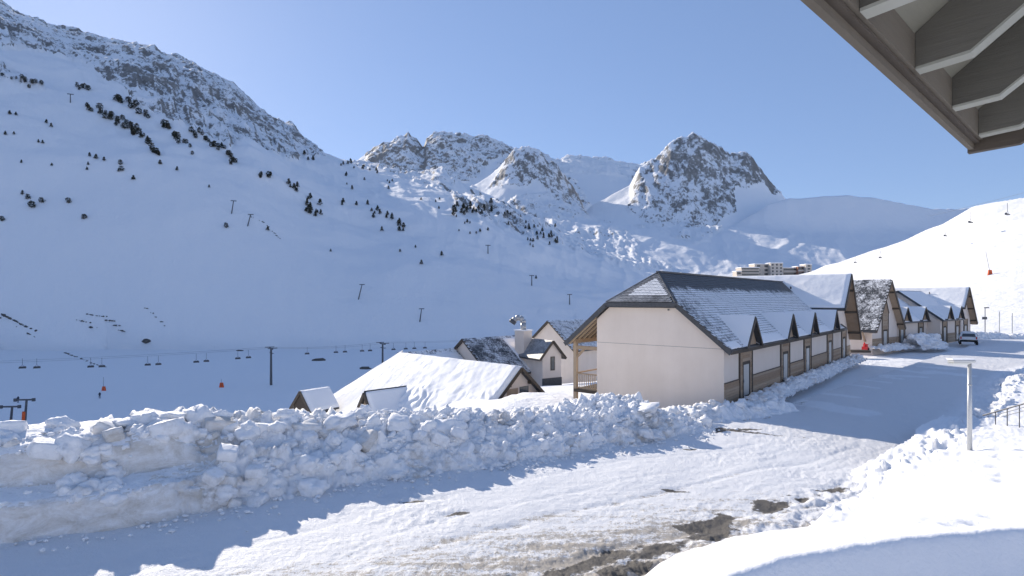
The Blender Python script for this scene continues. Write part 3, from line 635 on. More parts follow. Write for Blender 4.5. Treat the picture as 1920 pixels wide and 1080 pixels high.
berm('snow_berm', 'low snow edge curving along the right side of the shaded road', [(48, 49.3), (38.4, 43.1), (33.2, 38.3), (28.2, 33.1), (24.3, 29.0), (20.6, 25.8)], .42, 1.6, 71, 260, 34, (.1, .3))

# ------------------------------------------------------------------ buildings of the row
def planks(parent, x0, x1, y, z0, z1, h=.145, mat='timber', th=.035, maxlen=6):
    """horizontal boards on a wall facing -y, one object each"""
    n = max(1, int(round((z1-z0)/h))); h = (z1-z0)/n; me = None
    for i in range(n):
        if me is None:
            b = MB().box(0, 1, 0, th, .006, h-.006); me = bpy.data.meshes.new('plank'); me.from_pydata(b.v, [], b.f); me.materials.append(M[mat])
        o = bpy.data.objects.new('plank', me); COL.objects.link(o); o.parent = parent; o.location = (x0, y-th+random.uniform(-.004, .004), z0+i*h); o.scale = (x1-x0, 1, 1)
def slate_plane(parent, P0, ux, uv, Lx, Lv, clip, mat, w=.34, ex=.2, near_parts=0, x_from=0):
    """slates on a plane: P0 eave corner, ux along the eave, uv up the slope"""
    ux = Vector(ux).normalized(); uv = Vector(uv).normalized(); n = ux.cross(uv)
    if n.z < 0: n = -n
    cells_ = []
    for r in range(int(Lv/ex)):
        off = (r % 2)*w/2
        for c in range(int(Lx/w)+1):
            x = c*w-off+x_from; v = r*ex
            if clip(x+w/2, v+ex/2): cells_.append((x, v))
    cells_.sort(key=lambda q: q[0])
    b = MB().box(0, w-.008, 0, ex*1.25, 0, .034); me = bpy.data.meshes.new('slate'); me.from_pydata(b.v, [], b.f); me.materials.append(M[mat])
    R = Matrix((ux, uv, n)).transposed().to_4x4(); mb = MB()
    for i, (x, v) in enumerate(cells_):
        tilt = Matrix.Rotation(-.13+random.uniform(-.012, .012), 4, 'X')
        mt = Matrix.Translation(Vector(P0)+ux*x+uv*v+n*(.045+random.uniform(0, .010)))@R@tilt
        if i < near_parts:
            o = bpy.data.objects.new('slate', me); COL.objects.link(o); o.parent = parent; o.matrix_local = mt
        else: mb.add([mt@Vector(q) for q in b.v], b.f)
    if mb.v: tag(mb.build('slates', M[mat], parent), kind='stuff')
def roof_slab(parent, pts, th, mat, name='roof_plane'):
    return MB().prism(pts, (0, 0, -th)).build(name, M[mat], parent)
def bay(t, x0, x1, ztop, door=(.6, 1.7), dz=2.08, zb=0.0):
    """timber entrance bay with a door, on the wall y=0 facing -y"""
    MB().box(x0, x0+.12, -.07, 0, zb, ztop).build('post', M['timber_dark'], t); MB().box(x1-.12, x1, -.07, 0, zb, ztop).build('post', M['timber_dark'], t)
    d0, d1 = x0+door[0], x0+door[1]
    planks(t, x0+.12, d0-.05, -.004, zb, ztop, .16); planks(t, d1+.05, x1-.12, -.004, zb, ztop, .16); planks(t, d0-.05, d1+.05, -.004, dz+.06, ztop, .16)
    d = MB().box(d0, d1, -.035, .0, zb, dz).build('door', M['timber_dark'], t)
    MB().box(d0+.12, d1-.12, -.045, -.035, zb+.25, dz-.12).build('pane', M['door_panel'], d)
    MB().box(d0+.04, d0+.07, -.09, -.035, 1.0, 1.14).build('handle', M['metal'], d)
    MB().box(d0-.05, d0, -.06, 0, zb, dz+.06).box(d1, d1+.05, -.06, 0, zb, dz+.06).box(d0, d1, -.06, 0, dz, dz+.06).build('door_frame', M['timber_dark'], t)
def dormer(t, xc, zap, hw, zb, y0, yb, snow='snow_roof'):
    """gabled dormer: apex (xc, y0, zap), half width hw, eaves at zb, running back to yb at the ridge"""
    yb2 = yb-(zap-zb)/.832
    d = MB()
    for s in (-1, 1):
        d.prism([(xc, y0, zap), (xc+s*hw, y0, zb), (xc+s*hw, min(y0+.35, yb2), zb), (xc, yb, zap)], (0, 0, -.07))
    dd = d.build('dormer', M['slate'], t)
    m = MB()
    for s in (-1, 1): m.prism([(xc, y0+.04, zap+.06), (xc+s*(hw-.03), y0+.04, zb+.06), (xc+s*(hw-.03), min(y0+.38, yb2+.05), zb+.07), (xc, yb+.1, zap+.07)], (0, 0, -.055))
    m.build('snow_cover', M[snow], dd)
    MB().prism([(xc, y0+.28, zap-.15), (xc-hw+.2, y0+.28, zb+.02), (xc+hw-.2, y0+.28, zb+.02)], (0, .05, 0)).build('gable_panel', M['timber'], dd)
    for s in (-1, 1): MB().beam((xc, y0-.01, zap-.1), (xc+s*hw, y0-.01, zb-.1), .04, .15).build('bargeboard', M['timber_dark'], dd)
def wallp(t, pts, d, name='wall', mat='plaster'): return MB().prism(pts, d).build(name, M[mat], t)

# ---- near long building A with its cross gable B
A = thing('terraced_house', 'long cream building nearest the camera with slate half-hipped roof and timber door bays', 'building', (10.9, 29.3, 0), math.radians(90-AZ1))
LA = 27.0; SL = .832; ZR = 7.2; YR = 4.6
def rz(y): return ZR-SL*abs(y-YR)
wallp(A, [(0, 0, -1.8), (0, 0, 3.08), (0, 2.45, 5.12), (0, 6.75, 5.12), (0, 7.6, 4.42), (0, 7.6, -1.8)], (.25, 0, 0), 'end_wall')
wallp(A, [(.25, .0, -1), (LA+6.5, .0, -1), (LA+6.5, .0, 3.05), (.25, .0, 3.05)], (0, .25, 0), 'front_wall')
wallp(A, [(.25, 7.35, -2), (LA, 7.35, -2), (LA, 7.35, 4.4), (.25, 7.35, 4.4)], (0, .25, 0), 'back_wall')
for (y0_, z0_) in ((639, 2.95), (742, -.2)):
    pass
# thin render joints on the end wall
MB().box(-.004, 0, .02, 7.58, 3.02, 3.035).build('wall_joint', M['slate_frost'], A)
OV = .35; YE = -.45; ZE = rz(YE)
hipL = [(-OV, YE, ZE), (-OV, 2.44, rz(2.44)), (2.05, YR, ZR), (LA+2.5, YR, ZR), (LA+2.5, YE, ZE)]
roof_slab(A, hipL, .2, 'slate')
roof_slab(A, [(-OV, 9.65, rz(9.65)), (-OV, 6.76, rz(6.76)), (2.05, YR, ZR), (LA+2.5, YR, ZR), (LA+2.5, 9.65, rz(9.65))], .2, 'slate')
roof_slab(A, [(-OV, 2.44, rz(2.44)), (-OV, 6.76, rz(6.76)), (2.05, YR, ZR-.005)], .2, 'slate_frost', 'hip_plane')
uvA = Vector((0, 1, SL)).normalized(); LvA = math.hypot(YR-YE, ZR-ZE)
def clipA(x, v):
    y = YE+v*uvA.y
    if y > YR-.1: return False
    if y > 2.44 and x-OV < -OV+(y-2.44)*2.4/2.16+.02: return False
    if x > LA+1.5: return False
    for xc in (3.1, 10.8, 16.7, 24.2):
        zz = ZE+v*uvA.z; hw = 1.25*(4.62-zz)/1.55
        if zz < 4.5 and abs(x-OV-xc) < hw-.15: return False
    return True
slate_plane(A, (-OV, YE, ZE), (1, 0, 0), (0, 1, SL), LA+2, LvA, clipA, 'slate_long', near_parts=290)
hu = Vector((2.4, 0, ZR-rz(2.44))).normalized(); hl = math.hypot(2.4, ZR-rz(2.44))
inn = lambda x, v: v > .55 and (v/hl)*2.16+.35 < x < 4.32-(v/hl)*2.16-.62
slate_plane(A, (-OV, 2.44, rz(2.44)), (0, 1, 0), (2.4, 0, ZR-rz(2.44)), 4.32, hl, lambda x, v: (v/hl)*2.16+.1 < x < 4.32-(v/hl)*2.16-.05 and not inn(x, v), 'slate_frost', w=.24, ex=.15, near_parts=0)
slate_plane(A, (-OV, 2.44, rz(2.44)), (0, 1, 0), (2.4, 0, ZR-rz(2.44)), 4.32, hl, inn, 'slate_snowy', w=.24, ex=.15, near_parts=0)
# ridge cap, bargeboards, eaves
MB().beam((2.0, YR, ZR+.03), (LA+2, YR, ZR+.03), .3, .1).build('ridge_cap', M['slate'], A)
for p, q in (((-OV-.03, YE-.05, ZE-.14), (-OV-.03, 2.44, rz(2.44)-.12)), ((-OV-.03, 9.7, rz(9.7)-.14), (-OV-.03, 6.76, rz(6.76)-.12)), ((-OV-.03, 2.40, rz(2.44)-.12), (-OV-.03, 6.80, rz(2.44)-.12))):
    MB().beam(p, q, .05, .26).build('bargeboard', M['slate'], A)
MB().beam((-OV, 2.44, rz(2.44)+.05), (2.05, YR, ZR+.04), .16, .06).build('hip_cap', M['slate'], A)
MB().beam((-OV, 6.76, rz(6.76)+.05), (2.05, YR, ZR+.04), .16, .06).build('hip_cap', M['slate'], A)
MB().beam((-OV+.02, YE-.03, ZE-.13), (LA+1, YE-.03, ZE-.13), .05, .16).build('eaves_board', M['timber_dark'], A)
MB().prism([(-.2, YE-.02, ZE+.05), (-.2, YE+.34, rz(YE+.34)+.05), (1.3, YE+.34, rz(YE+.34)+.05), (1.3, YE-.02, ZE+.05)], (0, 0, .07)).build('snow_cover', M['snow_roof'], A)
for xa_, xb_ in ((4.55, 9.35), (12.2, 15.3), (18.1, 22.8)):
    m = MB(); m.prism([(xa_, YE-.03, ZE+.04), (xa_, YE+.42, rz(YE+.42)+.04), (xb_, YE+.42, rz(YE+.42)+.04), (xb_, YE-.03, ZE+.04)], (0, 0, .08)); m.build('snow_cover', M['snow_roof'], A)
bays = [2.2, 10.0, 15.9, 23.4]
prev = 0.0
for xb in bays:
    bay(A, xb, xb+2.2, 3.0 if xb else 3); planks(A, prev, xb, -.004, 0, 1.22, .15); prev = xb+2.2
    MB().box(xb-.0, xb+2.2, -.09, -.0, 1.22, 1.30) if False else None
for (x0_, x1_) in zip([0.0]+[b+2.2 for b in bays], bays+[LA+1.9]): MB().box(x0_, x1_, -.055, .0, 1.222, 1.27).build('rail', M['timber_dark'], A)
planks(A, prev, 28.9, -.004, 0, 1.22, .15)
for xc in (3.1, 10.8, 16.7, 24.2): dormer(A, xc, 4.66, 1.27, 3.05, -.62, 1.56)
# gallery on the valley side
for x_ in (.05, 7, 14):
    MB().box(x_, x_+.22, 9.12, 9.34, -2.2, 2.95).build('post', M['timber_post'], A)
MB().beam((0, 9.23, 3.02), (20, 9.23, 3.02), .2, .24).build('beam', M['timber_post'], A)
MB().beam((.15, 7.6, 2.62), (.15, 9.4, 2.62), .16, .22).build('beam', M['timber_post'], A)
MB().beam((.15, 8.45, 2.7), (.15, 9.2, 1.95), .12, .12).build('brace', M['timber_post'], A)
for k in range(5): MB().beam((-.2+k*.55, 9.5, rz(9.5)-.25), (-.2+k*.55, 7.55, rz(7.55)-.25), .09, .16).build('rafter', M['timber_post'], A)
MB().box(.0, 14, 7.6, 9.3, -.12, 0.06).build('balcony_floor', M['timber_dark'], A)
rl = MB().box(.06, .13, 7.65, 9.1, .98, 1.06).box(.06, .13, 7.65, 9.1, .14, .2).build('railing', M['timber_post'], A)
for k in range(9): MB().box(.08, .11, 7.78+k*.155, 7.82+k*.155, .2, .98).build('baluster', M['timber_post'], rl)
MB().box(.13, 13, 9.2, 9.27, .98, 1.06).build('handrail', M['timber_post'], A)
for y_ in (2.5, 3.9): pass
MB().tube((-.02, 3.0, 5.02), (-.12, 3.0, 5.02), .04).build('wall_light', M['metal_dark'], A)

def snow_sheet(parent, P0, U, Vv, nu, nv, th, seed, amp=.06, ragged=.12, ripple=0, mat='snow_roof', name='snow_cover'):
    """a thick snow layer lying on a roof plane; P0 + u*U + v*V, u, v in 0..1"""
    P0, U, Vv = map(lambda q: np.array(q, float), (P0, U, Vv)); n = np.cross(U, Vv); n /= np.linalg.norm(n)
    if n[2] < 0: n = -n
    u = np.linspace(0, 1, nu); v = np.linspace(0, 1, nv); uu, vv = np.meshgrid(u, v, indexing='ij'); Lu = np.linalg.norm(U); Lv = np.linalg.norm(Vv)
    e = np.minimum(np.minimum(uu, 1-uu)*Lu, np.minimum(vv, 1-vv)*Lv); t = th*sstep(0, .22, e)
    a_, b_ = uu.ravel()*Lu, vv.ravel()*Lv
    t = t.ravel()+sstep(0, .3, e).ravel()*(fbm(a_*.6, b_*.6, 4, seed)*amp)
    if ripple:
        ph = a_*.55+b_*1.0; tt = fbm(a_*.35, b_*.35, 3, seed+9); msk = sstep(-.2, .4, tt+.1)*sstep(.72, .5, vv.ravel())*sstep(.85, .6, uu.ravel())
        t = t+sstep(0, .3, e).ravel()*ripple*msk*np.abs(np.sin((a_*1.0-b_*.45+fbm(a_*.5, b_*.5, 3, seed+4)*1.3)*3.6))
    P = P0+uu.ravel()[:, None]*U+vv.ravel()[:, None]*Vv+n*t[:, None]
    P[:, 2] -= 0
    return link(name, np_mesh(name, P, grid_faces(nu, nv)), M[mat], parent)
def cross_gable(t, xa, za, hl, zl, hr, zr_, y0, y1, roofmat, snow=None, wall_x=None, door=True, wally=0, right_snow=True):
    """gable facing the road (-y): apex at x=xa; left eave (xa-hl, zl), right eave (xa+hr, zr_)"""
    roof_slab(t, [(xa, y0, za), (xa-hl, y0, zl), (xa-hl, y1, zl), (xa, y1, za)], .22, roofmat, 'gable_roof')
    roof_slab(t, [(xa, y0, za), (xa+hr, y0, zr_), (xa+hr, y1, zr_), (xa, y1, za)], .22, roofmat, 'gable_roof')
    for s, h_, z_ in ((-1, hl, zl), (1, hr, zr_)): MB().prism([(xa, y0+.02, za-.23), (xa+s*(h_-.02), y0+.02, z_-.225), (xa+s*(h_-.02), wally-.01, z_-.225), (xa, wally-.01, za-.23)], (0, 0, -.03)).build('soffit', M['timber'], t)
    sl_l = (za-zl)/hl; sl_r = (za-zr_)/hr
    w0, w1 = wall_x
    pts = [(w0, wally, -1.2), (w0, wally, za-(xa-w0)*sl_l-.25), (xa, wally, za-.28), (w1, wally, za-(w1-xa)*sl_r-.25), (w1, wally, -1.2)]
    wallp(t, pts, (0, .25, 0), 'gable_wall')
    wallp(t, [(w1, wally, -1.2), (w1, y1-.5, -1.2), (w1, y1-.5, za-(w1-xa)*sl_r-.25), (w1, wally, za-(w1-xa)*sl_r-.25)], (-.2, 0, 0), 'side_wall')
    wallp(t, [(w0, wally+.25, -1.2), (w0, y1-.5, -1.2), (w0, y1-.5, za-(xa-w0)*sl_l-.25), (w0, wally+.25, za-(xa-w0)*sl_l-.25)], (.2, 0, 0), 'side_wall')
    for s, h_, z_ in ((-1, hl, zl), (1, hr, zr_)):
        MB().beam((xa, y0-.02, za-.14), (xa+s*h_, y0-.02, z_-.14), .06, .3).build('bargeboard', M['timber_dark'], t)
        n_ = 3
        for k in range(n_):
            f = (k+.6)/n_; xx = xa+s*h_*f; zz = za-(za-z_)*f-.32
            if w0 < xx < w1: MB().beam((xx, wally, zz-.02), (xx, y0+.05, zz), .16, .2).build('purlin', M['timber_dark'], t)
    if snow is not None: snow_sheet(t, (xa-hl+.02, y0+.03, zl+.02), (hl-.05, 0, za-zl), (0, y1-y0-.1, 0), 40, 90, snow, 5)
    if snow is not None and right_snow: snow_sheet(t, (xa+hr-.02, y0+.03, zr_+.02), (-hr+.05, 0, za-zr_), (0, y1-y0-.1, 0), 30, 60, snow, 6)
cross_gable(A, 28.3, 7.85, 3.0, 4.85, 4.7, 2.0, -1.0, 10.2, 'slate', .14, (26.6, 33.4))
bay(A, 29.2, 31.4, 3.0); planks(A, 31.4, 33.4, -.004, 0, 1.22, .15)
MB().tube((26.9, 3.6, 6.1), (26.75, 3.6, 6.75), .07).build('vent_pipe', M['metal_dark'], A)
for k in range(3): MB().beam((33.4, .6+k*2, 2.0), (34.3, .6+k*2, 2.9), .14, .14).build('brace', M['timber_post'], A)

# ---- building C (steep dark gable) with the low range D
C_ = thing('gabled_house', 'steep dark gabled building in the middle of the row with patchy snow on its slates', 'building', (40, 63, 0), math.radians(90-AZ2))
cross_gable(C_, 3.1, 7.8, 4.3, 2.15, 4.2, 2.25, -.7, 10, 'slate', None, (-.4, 6.8))
slz = math.hypot(4.3, 5.65)
slate_plane(C_, (3.1-4.3, 10, 2.2), (0, -1, 0), (4.3, 0, 5.65), 10.7, slz, lambda x, v: v < slz-.1, 'slate_half', .36, .22)
snow_sheet(C_, (-1.05, -.68, 2.3), (4.1, 0, 5.4), (0, 2.6, 0), 30, 20, .08, 15, .05)
bay(C_, 2.2, 4.1, 4.0, (.4, 1.5)); planks(C_, -.4, 2.2, -.004, 0, 1.22, .17); planks(C_, 4.1, 6.8, -.004, 0, 1.22, .17)
MB().prism([(2.2, -.06, 4.0), (4.1, -.06, 4.0), (3.15, -.06, 5.7)], (0, .06, 0)).build('gable_panel', M['timber'], C_)
MB().beam((3.15, -.09, 5.75), (2.2, -.09, 4.0), .05, .12).beam((3.15, -.09, 5.75), (4.1, -.09, 4.0), .05, .12).build('frame', M['timber_dark'], C_)
for k in range(3): MB().beam((-.45, .7+k*1.7, .9), (-1.15, .7+k*1.7, 2.05), .16, .16).beam((-.45, .7+k*1.7, 2.0), (-1.2, .7+k*1.7, 2.0), .16, .16).build('brace', M['timber'], C_)
D_ = thing('terraced_house', 'low cream range with two small dormers between the steep dark gable and the far house', 'building', tuple(fC(7.0, 0))+(0,), math.radians(90-AZ2))
def simple_range(t, L, yr, zr_, ye, slope, mat, bays_, dorms, ov=0, endw=True, back=9.2, hz=None):
    z = lambda y: zr_-slope*abs(y-yr)
    roof_slab(t, [(-ov, ye, z(ye)), (-ov, yr, zr_), (L, yr, zr_), (L, ye, z(ye))], .18, 'slate')
    roof_slab(t, [(-ov, back, z(back)), (-ov, yr, zr_), (L, yr, zr_), (L, back, z(back))], .18, 'slate')
    wallp(t, [(0.02, 0, -1), (L, 0, -1), (L, 0, z(0)-.2), (0.02, 0, z(0)-.2)], (0, .25, 0), 'front_wall')
    if endw:
        wallp(t, [(0, 0, -1), (0, 0, z(0)-.2), (0, yr, zr_-.2), (0, back-.4, z(back-.4)-.2), (0, back-.4, -1)], (.2, 0, 0), 'end_wall')
        MB().beam((-ov-.03, ye, z(ye)-.1), (-ov-.03, yr, zr_-.1), .05, .24).build('bargeboard', M['slate'], t); MB().beam((-ov-.03, back, z(back)-.1), (-ov-.03, yr, zr_-.1), .05, .24).build('bargeboard', M['slate'], t)
    snow_sheet(t, (-ov+.05, ye+.02, z(ye)+.01), (L+ov-.1, 0, 0), (0, yr-ye-.05, zr_-z(ye)-.05), 70, 40, .07, 25, .05, mat=mat)
    pv = 0
    for xb in bays_:
        bay(t, xb, xb+1.9, z(0)-.3, (.45, 1.45)); planks(t, pv, xb, -.004, 0, 1.2, .17); pv = xb+1.9
    if pv < L: planks(t, pv, L, -.004, 0, 1.2, .17)
    for xc in dorms: dormer(t, xc, z(ye)+1.75, 1.3, z(ye)+.1, ye-.2, ye+1.75/slope)
simple_range(D_, 9.9, 4.2, 6.6, -.45, .80, 'snow_roof', [.3, 6.6], [1.3, 7.4], endw=False)
E_ = thing('terraced_house', 'far cream house with plain end wall and snowy roof beside the parked white car', 'building', (54.2, 72.1, 0), math.radians(90-AZ2))
simple_range(E_, 8.5, 4.6, 6.75, -.45, .75, 'snow_roof', [.7, 5.8], [1.8, 6.2], ov=.3)
cross_gable(E_, 9.4, 7.25, 2.1, 4.5, 3.6, 2.3, -.7, 9.6, 'slate', .12, (7.9, 12.6))
bay(E_, 9.4, 11.2, 2.9, (.4, 1.4)); planks(E_, 11.2, 12.6, -.004, 0, 1.2, .17)
MB().tube((8.6, 3.6, 6.2), (8.4, 3.6, 6.6), .06).build('vent_pipe', M['metal_dark'], E_)

# ------------------------------------------------------------------ houses on the slope left of the row
def house(name, label, apex, rotdeg, L, hw, zr_, slope, zbase, ov=.5, hip_far=0, mats=('slate', 'slate'), walls='plaster', near_gable=True, win=None):
    t = thing(name, label, 'building', (apex[0], apex[1], 0), math.radians(rotdeg)); z = lambda y: zr_-slope*abs(y)
    for s, mt in ((1, mats[0]), (-1, mats[1])):
        roof_slab(t, [(-ov, 0, zr_), (-ov, s*hw, z(hw)), (L+hip_far, s*hw, z(hw)), (L, 0, zr_)], .2, mt)
        MB().beam((-ov-.02, 0, zr_-.1), (-ov-.02, s*hw, z(hw)-.1), .06, .26).build('bargeboard', M['timber_dark'], t)
    if hip_far: roof_slab(t, [(L, 0, zr_-.01), (L+hip_far, hw, z(hw)), (L+hip_far, -hw, z(hw))], .2, mats[0], 'hip_plane')
    wi = hw-.5; pts = [(0, -wi, zbase), (0, -wi, z(wi)-.2), (0, 0, zr_-.22), (0, wi, z(wi)-.2), (0, wi, zbase)]
    wallp(t, pts, (.25, 0, 0), 'end_wall', walls)
    for s in (1, -1): wallp(t, [(.25, s*wi, zbase), (L, s*wi, zbase), (L, s*wi, z(wi)-.2), (.25, s*wi, z(wi)-.2)], (0, -s*.2, 0), 'side_wall', walls)
    wallp(t, [(L, -wi+.2, zbase), (L, wi-.2, zbase), (L, wi-.2, z(wi)-.2), (L, -wi+.2, z(wi)-.2)], (-.2, 0, 0), 'end_wall', walls)
    return t
G = house('chalet', 'chalet behind the snow bank buried under a thick rippled white snow roof', (.46, 45), 135, 16, 6.6, .25, .86, -7, .45, 6.0, ('slate', 'slate'))
zg = .25
snow_sheet(G, (-.42, 6.7, zg-.86*6.7+.02), (16.4, 0, 0), (0, -6.72, .86*6.72), 150, 90, .34, 35, .10, ripple=.17)
snow_sheet(G, (-.42, -6.0, zg-.86*6.0+.02), (16.4, 0, 0), (0, 6.0, .86*6.0), 40, 30, .25, 36, .08)
P_ = np.array([(16.0, 0, zg+.28), (22.3, 6.7, zg-.86*6.7+.25), (15.9, 6.7, zg-.86*6.7+.3)])
# snow on the hipped far end: two triangular sheets meeting the main one
m = MB(); n_ = 14
def tri_snow(parent, a_, b_, c_, th, seed):
    mb = MB(); a_, b_, c_ = map(Vector, (a_, b_, c_)); idx = {}; vs = []
    for i in range(n_+1):
        for j in range(n_+1-i):
            p = a_+(b_-a_)*(i/n_)+(c_-a_)*(j/n_); e_ = min(i, n_-i-j+0, 99)/n_; p.z += th*min(1, (n_-i-j+.0)/2+.6)+fbm(np.array([p.x*.6]), np.array([p.y*.6]), 3, seed)[0]*.1; idx[i, j] = len(vs); vs.append(p)
    fs = []
    for i in range(n_):
        for j in range(n_-i):
            fs.append((idx[i, j], idx[i+1, j], idx[i, j+1]))
            if j < n_-i-1: fs.append((idx[i+1, j], idx[i+1, j+1], idx[i, j+1]))
    mb.add(vs, fs); return mb.build('snow_cover', M['snow_roof'], parent, True)
tri_snow(G, (15.85, 0, zg+.02), (22.2, 6.7, zg-.86*6.7), (15.85, 6.7, zg-.86*6.7), .30, 3)
tri_snow(G, (15.95, 0, zg+.02), (22.3, 6.7, zg-.86*6.7), (22.3, -6.6, zg-.86*6.6), .28, 4)
MB().box(-.04, 0, -1.2, -.2, -2.2, -1.35).build('window', M['glass'], G); MB().box(-.03, 0, .0, 1.2, -2.2, -1.4).build('shutter', M['timber'], G)
for s in (-1, 1):
    MB().beam((-.42, s*1.2, zg-.86*1.2-.3), (0, s*1.2, zg-.86*1.2-.3), .18, .2).build('purlin', M['timber_dark'], G)
def small_dormer(parent, x, y, zap, hw, h, back, mats='slate', name='dormer'):
    d = MB()
    for s in (-1, 1): d.prism([(x, y, zap), (x+s*hw, y, zap-h), (x+s*hw, y-back, zap-h), (x, y-back, zap)], (0, 0, -.1))
    dd = d.build(name, M[mats], parent)
    MB().prism([(x-hw+.15, y-.3, zap-h), (x+hw-.15, y-.3, zap-h), (x, y-.3, zap-.15)], (0, -.05, 0)).build('gable_panel', M['timber'], dd)
    return dd
dd = small_dormer(G, 10.6, 7.4, -2.0, 1.5, 2.4, 4.2)
snow_sheet(dd, (12.1, 7.35, -4.2), (-1.5, 0, 2.1), (0, -4.2, 0), 24, 30, .3, 41, .06); snow_sheet(dd, (9.1, 7.35, -4.2), (1.5, 0, 2.1), (0, -4.2, 0), 24, 30, .3, 42, .06)
for s in (-1, 1): MB().beam((10.6, 7.45, -2.25), (10.6+s*1.5, 7.45, -4.35), .08, .28).build('bargeboard', M['timber_dark'], dd)
SH = house('shed', 'small snow covered shed at the left end of the snow buried chalet', (-18.9, 51), 55, 3.0, 1.5, -2.6, 1.15, -7, .1, 0, ('slate', 'slate'), 'timber_dark')
snow_sheet(SH, (-.06, 1.52, -2.58-1.15*1.52), (3.1, 0, 0), (0, -1.5, 1.15*1.5), 20, 20, .22, 51); snow_sheet(SH, (-.06, -1.52, -2.58-1.15*1.52), (3.1, 0, 0), (0, 1.5, 1.15*1.5), 20, 20, .2, 52)
# house H: two ranges in line plus a hut with chimney
H1 = house('chalet', 'dark slate roofed chalet with patchy snow left of the chimney hut', (-5.2, 62.3), 90-44, 9.5, 4.6, 1.3, .82, -7, .3, 0, ('slate_half', 'slate_half'))
slate_plane(H1, (-.3, -4.6, 1.3-.82*4.6), (1, 0, 0), (0, 1, .82), 9.7, math.hypot(4.6, 3.77), lambda x, v: v < 5.8, 'slate_half', .4, .26)
snow_sheet(H1, (5.4, -4.5, 1.3-.82*4.5), (4, 0, 0), (0, 4.3, .82*4.3), 24, 24, .12, 58, .05)
H2 = house('chalet', 'lower slate roofed wing with thin snow just behind the buried roof', (-11.3, 58), 90-44, 7.2, 4.4, .2, .78, -7, .3, 0, ('slate_most', 'slate_most'))
snow_sheet(H2, (-.2, -4.3, .2-.78*4.3), (7.2, 0, 0), (0, 3.8, .78*3.8), 40, 24, .08, 59, .05)
HUT = house('hut', 'small cream hut with one narrow window beside the tall plastered chimney', (4.35, 62), 90+31.9, 5.2, 1.75, 1.13, 1.12, -4, .25, 0, ('slate_frost', 'slate'))
w_ = MB().box(-.05, 0, -.36, .2, -2.15, -.65).build('window', M['timber_dark'], HUT); MB().box(-.06, -.05, -.28, .12, -2.05, -.75).build('pane', M['glass'], w_)
MB().box(-.06, .0, -1.3, 1.3, -4, -2.95).build('plinth', M['slate_frost'], HUT)
CHM = thing('chimney', 'plastered chimney stack topped by a bent steel flue beside the small hut', 'chimney', (1.3, 65.2, 0), math.radians(90-44))
MB().box(-.7, .7, -.7, .7, -3.5, 2.0).build('stack', M['plaster'], CHM); MB().box(-.78, .78, -.78, .78, 2.0, 2.12).build('cap', M['snow_roof'], CHM)
fl = MB(); pts = [(0, 0, 2.0), (0, 0, 2.9), (-.05, .06, 3.25), (-.3, .3, 3.5), (-.62, .6, 3.42), (-.8, .8, 3.15)]
for p, q in zip(pts[:-1], pts[1:]): fl.tube(p, q, .33, .33, 10)
fl.build('flue', M['metal'], CHM, True); MB().tube((-.78, .78, 3.2), (-.95, .95, 2.85), .42, .42, 10).build('cowl', M['metal_dark'], CHM, True)
I_ = house('chalet', 'grey gabled chalet with snow speckled roof farther back beside the long building', (5.6, 85), 90-44, 14, 5, 2.45, .85, -7, .4, 0, ('slate_most', 'slate_most'))
slate_plane(I_, (-.4, -5, 2.45-4.25), (1, 0, 0), (0, 1, .85), 14, math.hypot(5, 4.25), lambda x, v: v < 6.4, 'slate_most', .5, .32)

# ------------------------------------------------------------------ far apartment blocks at the valley head
def block(name, label, px0, px1, pyt, pyb, Yq, depth, floors, mat, rz_=0, slabs=True, windows=0):
    x0, x1 = (px0-960)/F*Yq, (px1-960)/F*Yq; zt, zb = zof(pyt, Yq), zof(pyb, Yq); w = x1-x0; hgt = zt-zb
    t = thing(name, label, 'building', (x0, Yq, zb), 0); MB().box(0, w, 0, depth, -6, hgt).build('wall', M[mat], t); MB().box(-.3, w+.3, -.3, depth, hgt, hgt+.7).build('snow_cover', M['snow_roof'], t)
    fh = hgt/floors
    for i in range(floors):
        if slabs:
            MB().box(.6, w-.6, -.06, 0, i*fh+fh*.42, i*fh+fh*.88).build('window_band', M['glass'], t); MB().box(0, w, -1.2, 0, i*fh, i*fh+fh*.35).build('balcony', M['white'], t)
        for k in range(windows): MB().box(w*(k+.3)/windows, w*(k+.75)/windows, -.05, 0, i*fh+fh*.25, i*fh+fh*.8).build('window', M['glass'], t)
    return t
YB = 560
block('apartment_block', 'leftmost low stepped apartment block with snowy balconies at the valley head', 1381, 1390, 509, 518, YB-6, 10, 1, 'white')
block('apartment_block', 'stepped apartment block with dark window bands below the tower at the valley head', 1390, 1424, 502, 518, YB, 14, 3, 'white')
block('apartment_block', 'pale taller apartment wing joining the stepped block to the tower', 1415, 1443, 495.5, 518, YB+8, 14, 3, 'white', slabs=False, windows=2)
block('apartment_block', 'cream apartment tower with a dark column of windows at the valley head', 1445, 1468, 493.5, 518, YB+2, 12, 4, 'white', slabs=False, windows=3)
block('apartment_block', 'long low apartment wing between the two towers at the valley head', 1468, 1496, 502.5, 518, YB+8, 12, 2, 'white')
block('apartment_block', 'brown red apartment wing next to the right tower at the valley head', 1496, 1511, 500, 518, YB+4, 12, 2, 'rust')
block('apartment_block', 'rightmost apartment tower with one dark window column at the valley head', 1511, 1522, 496, 518, YB, 12, 4, 'white', slabs=False, windows=1)

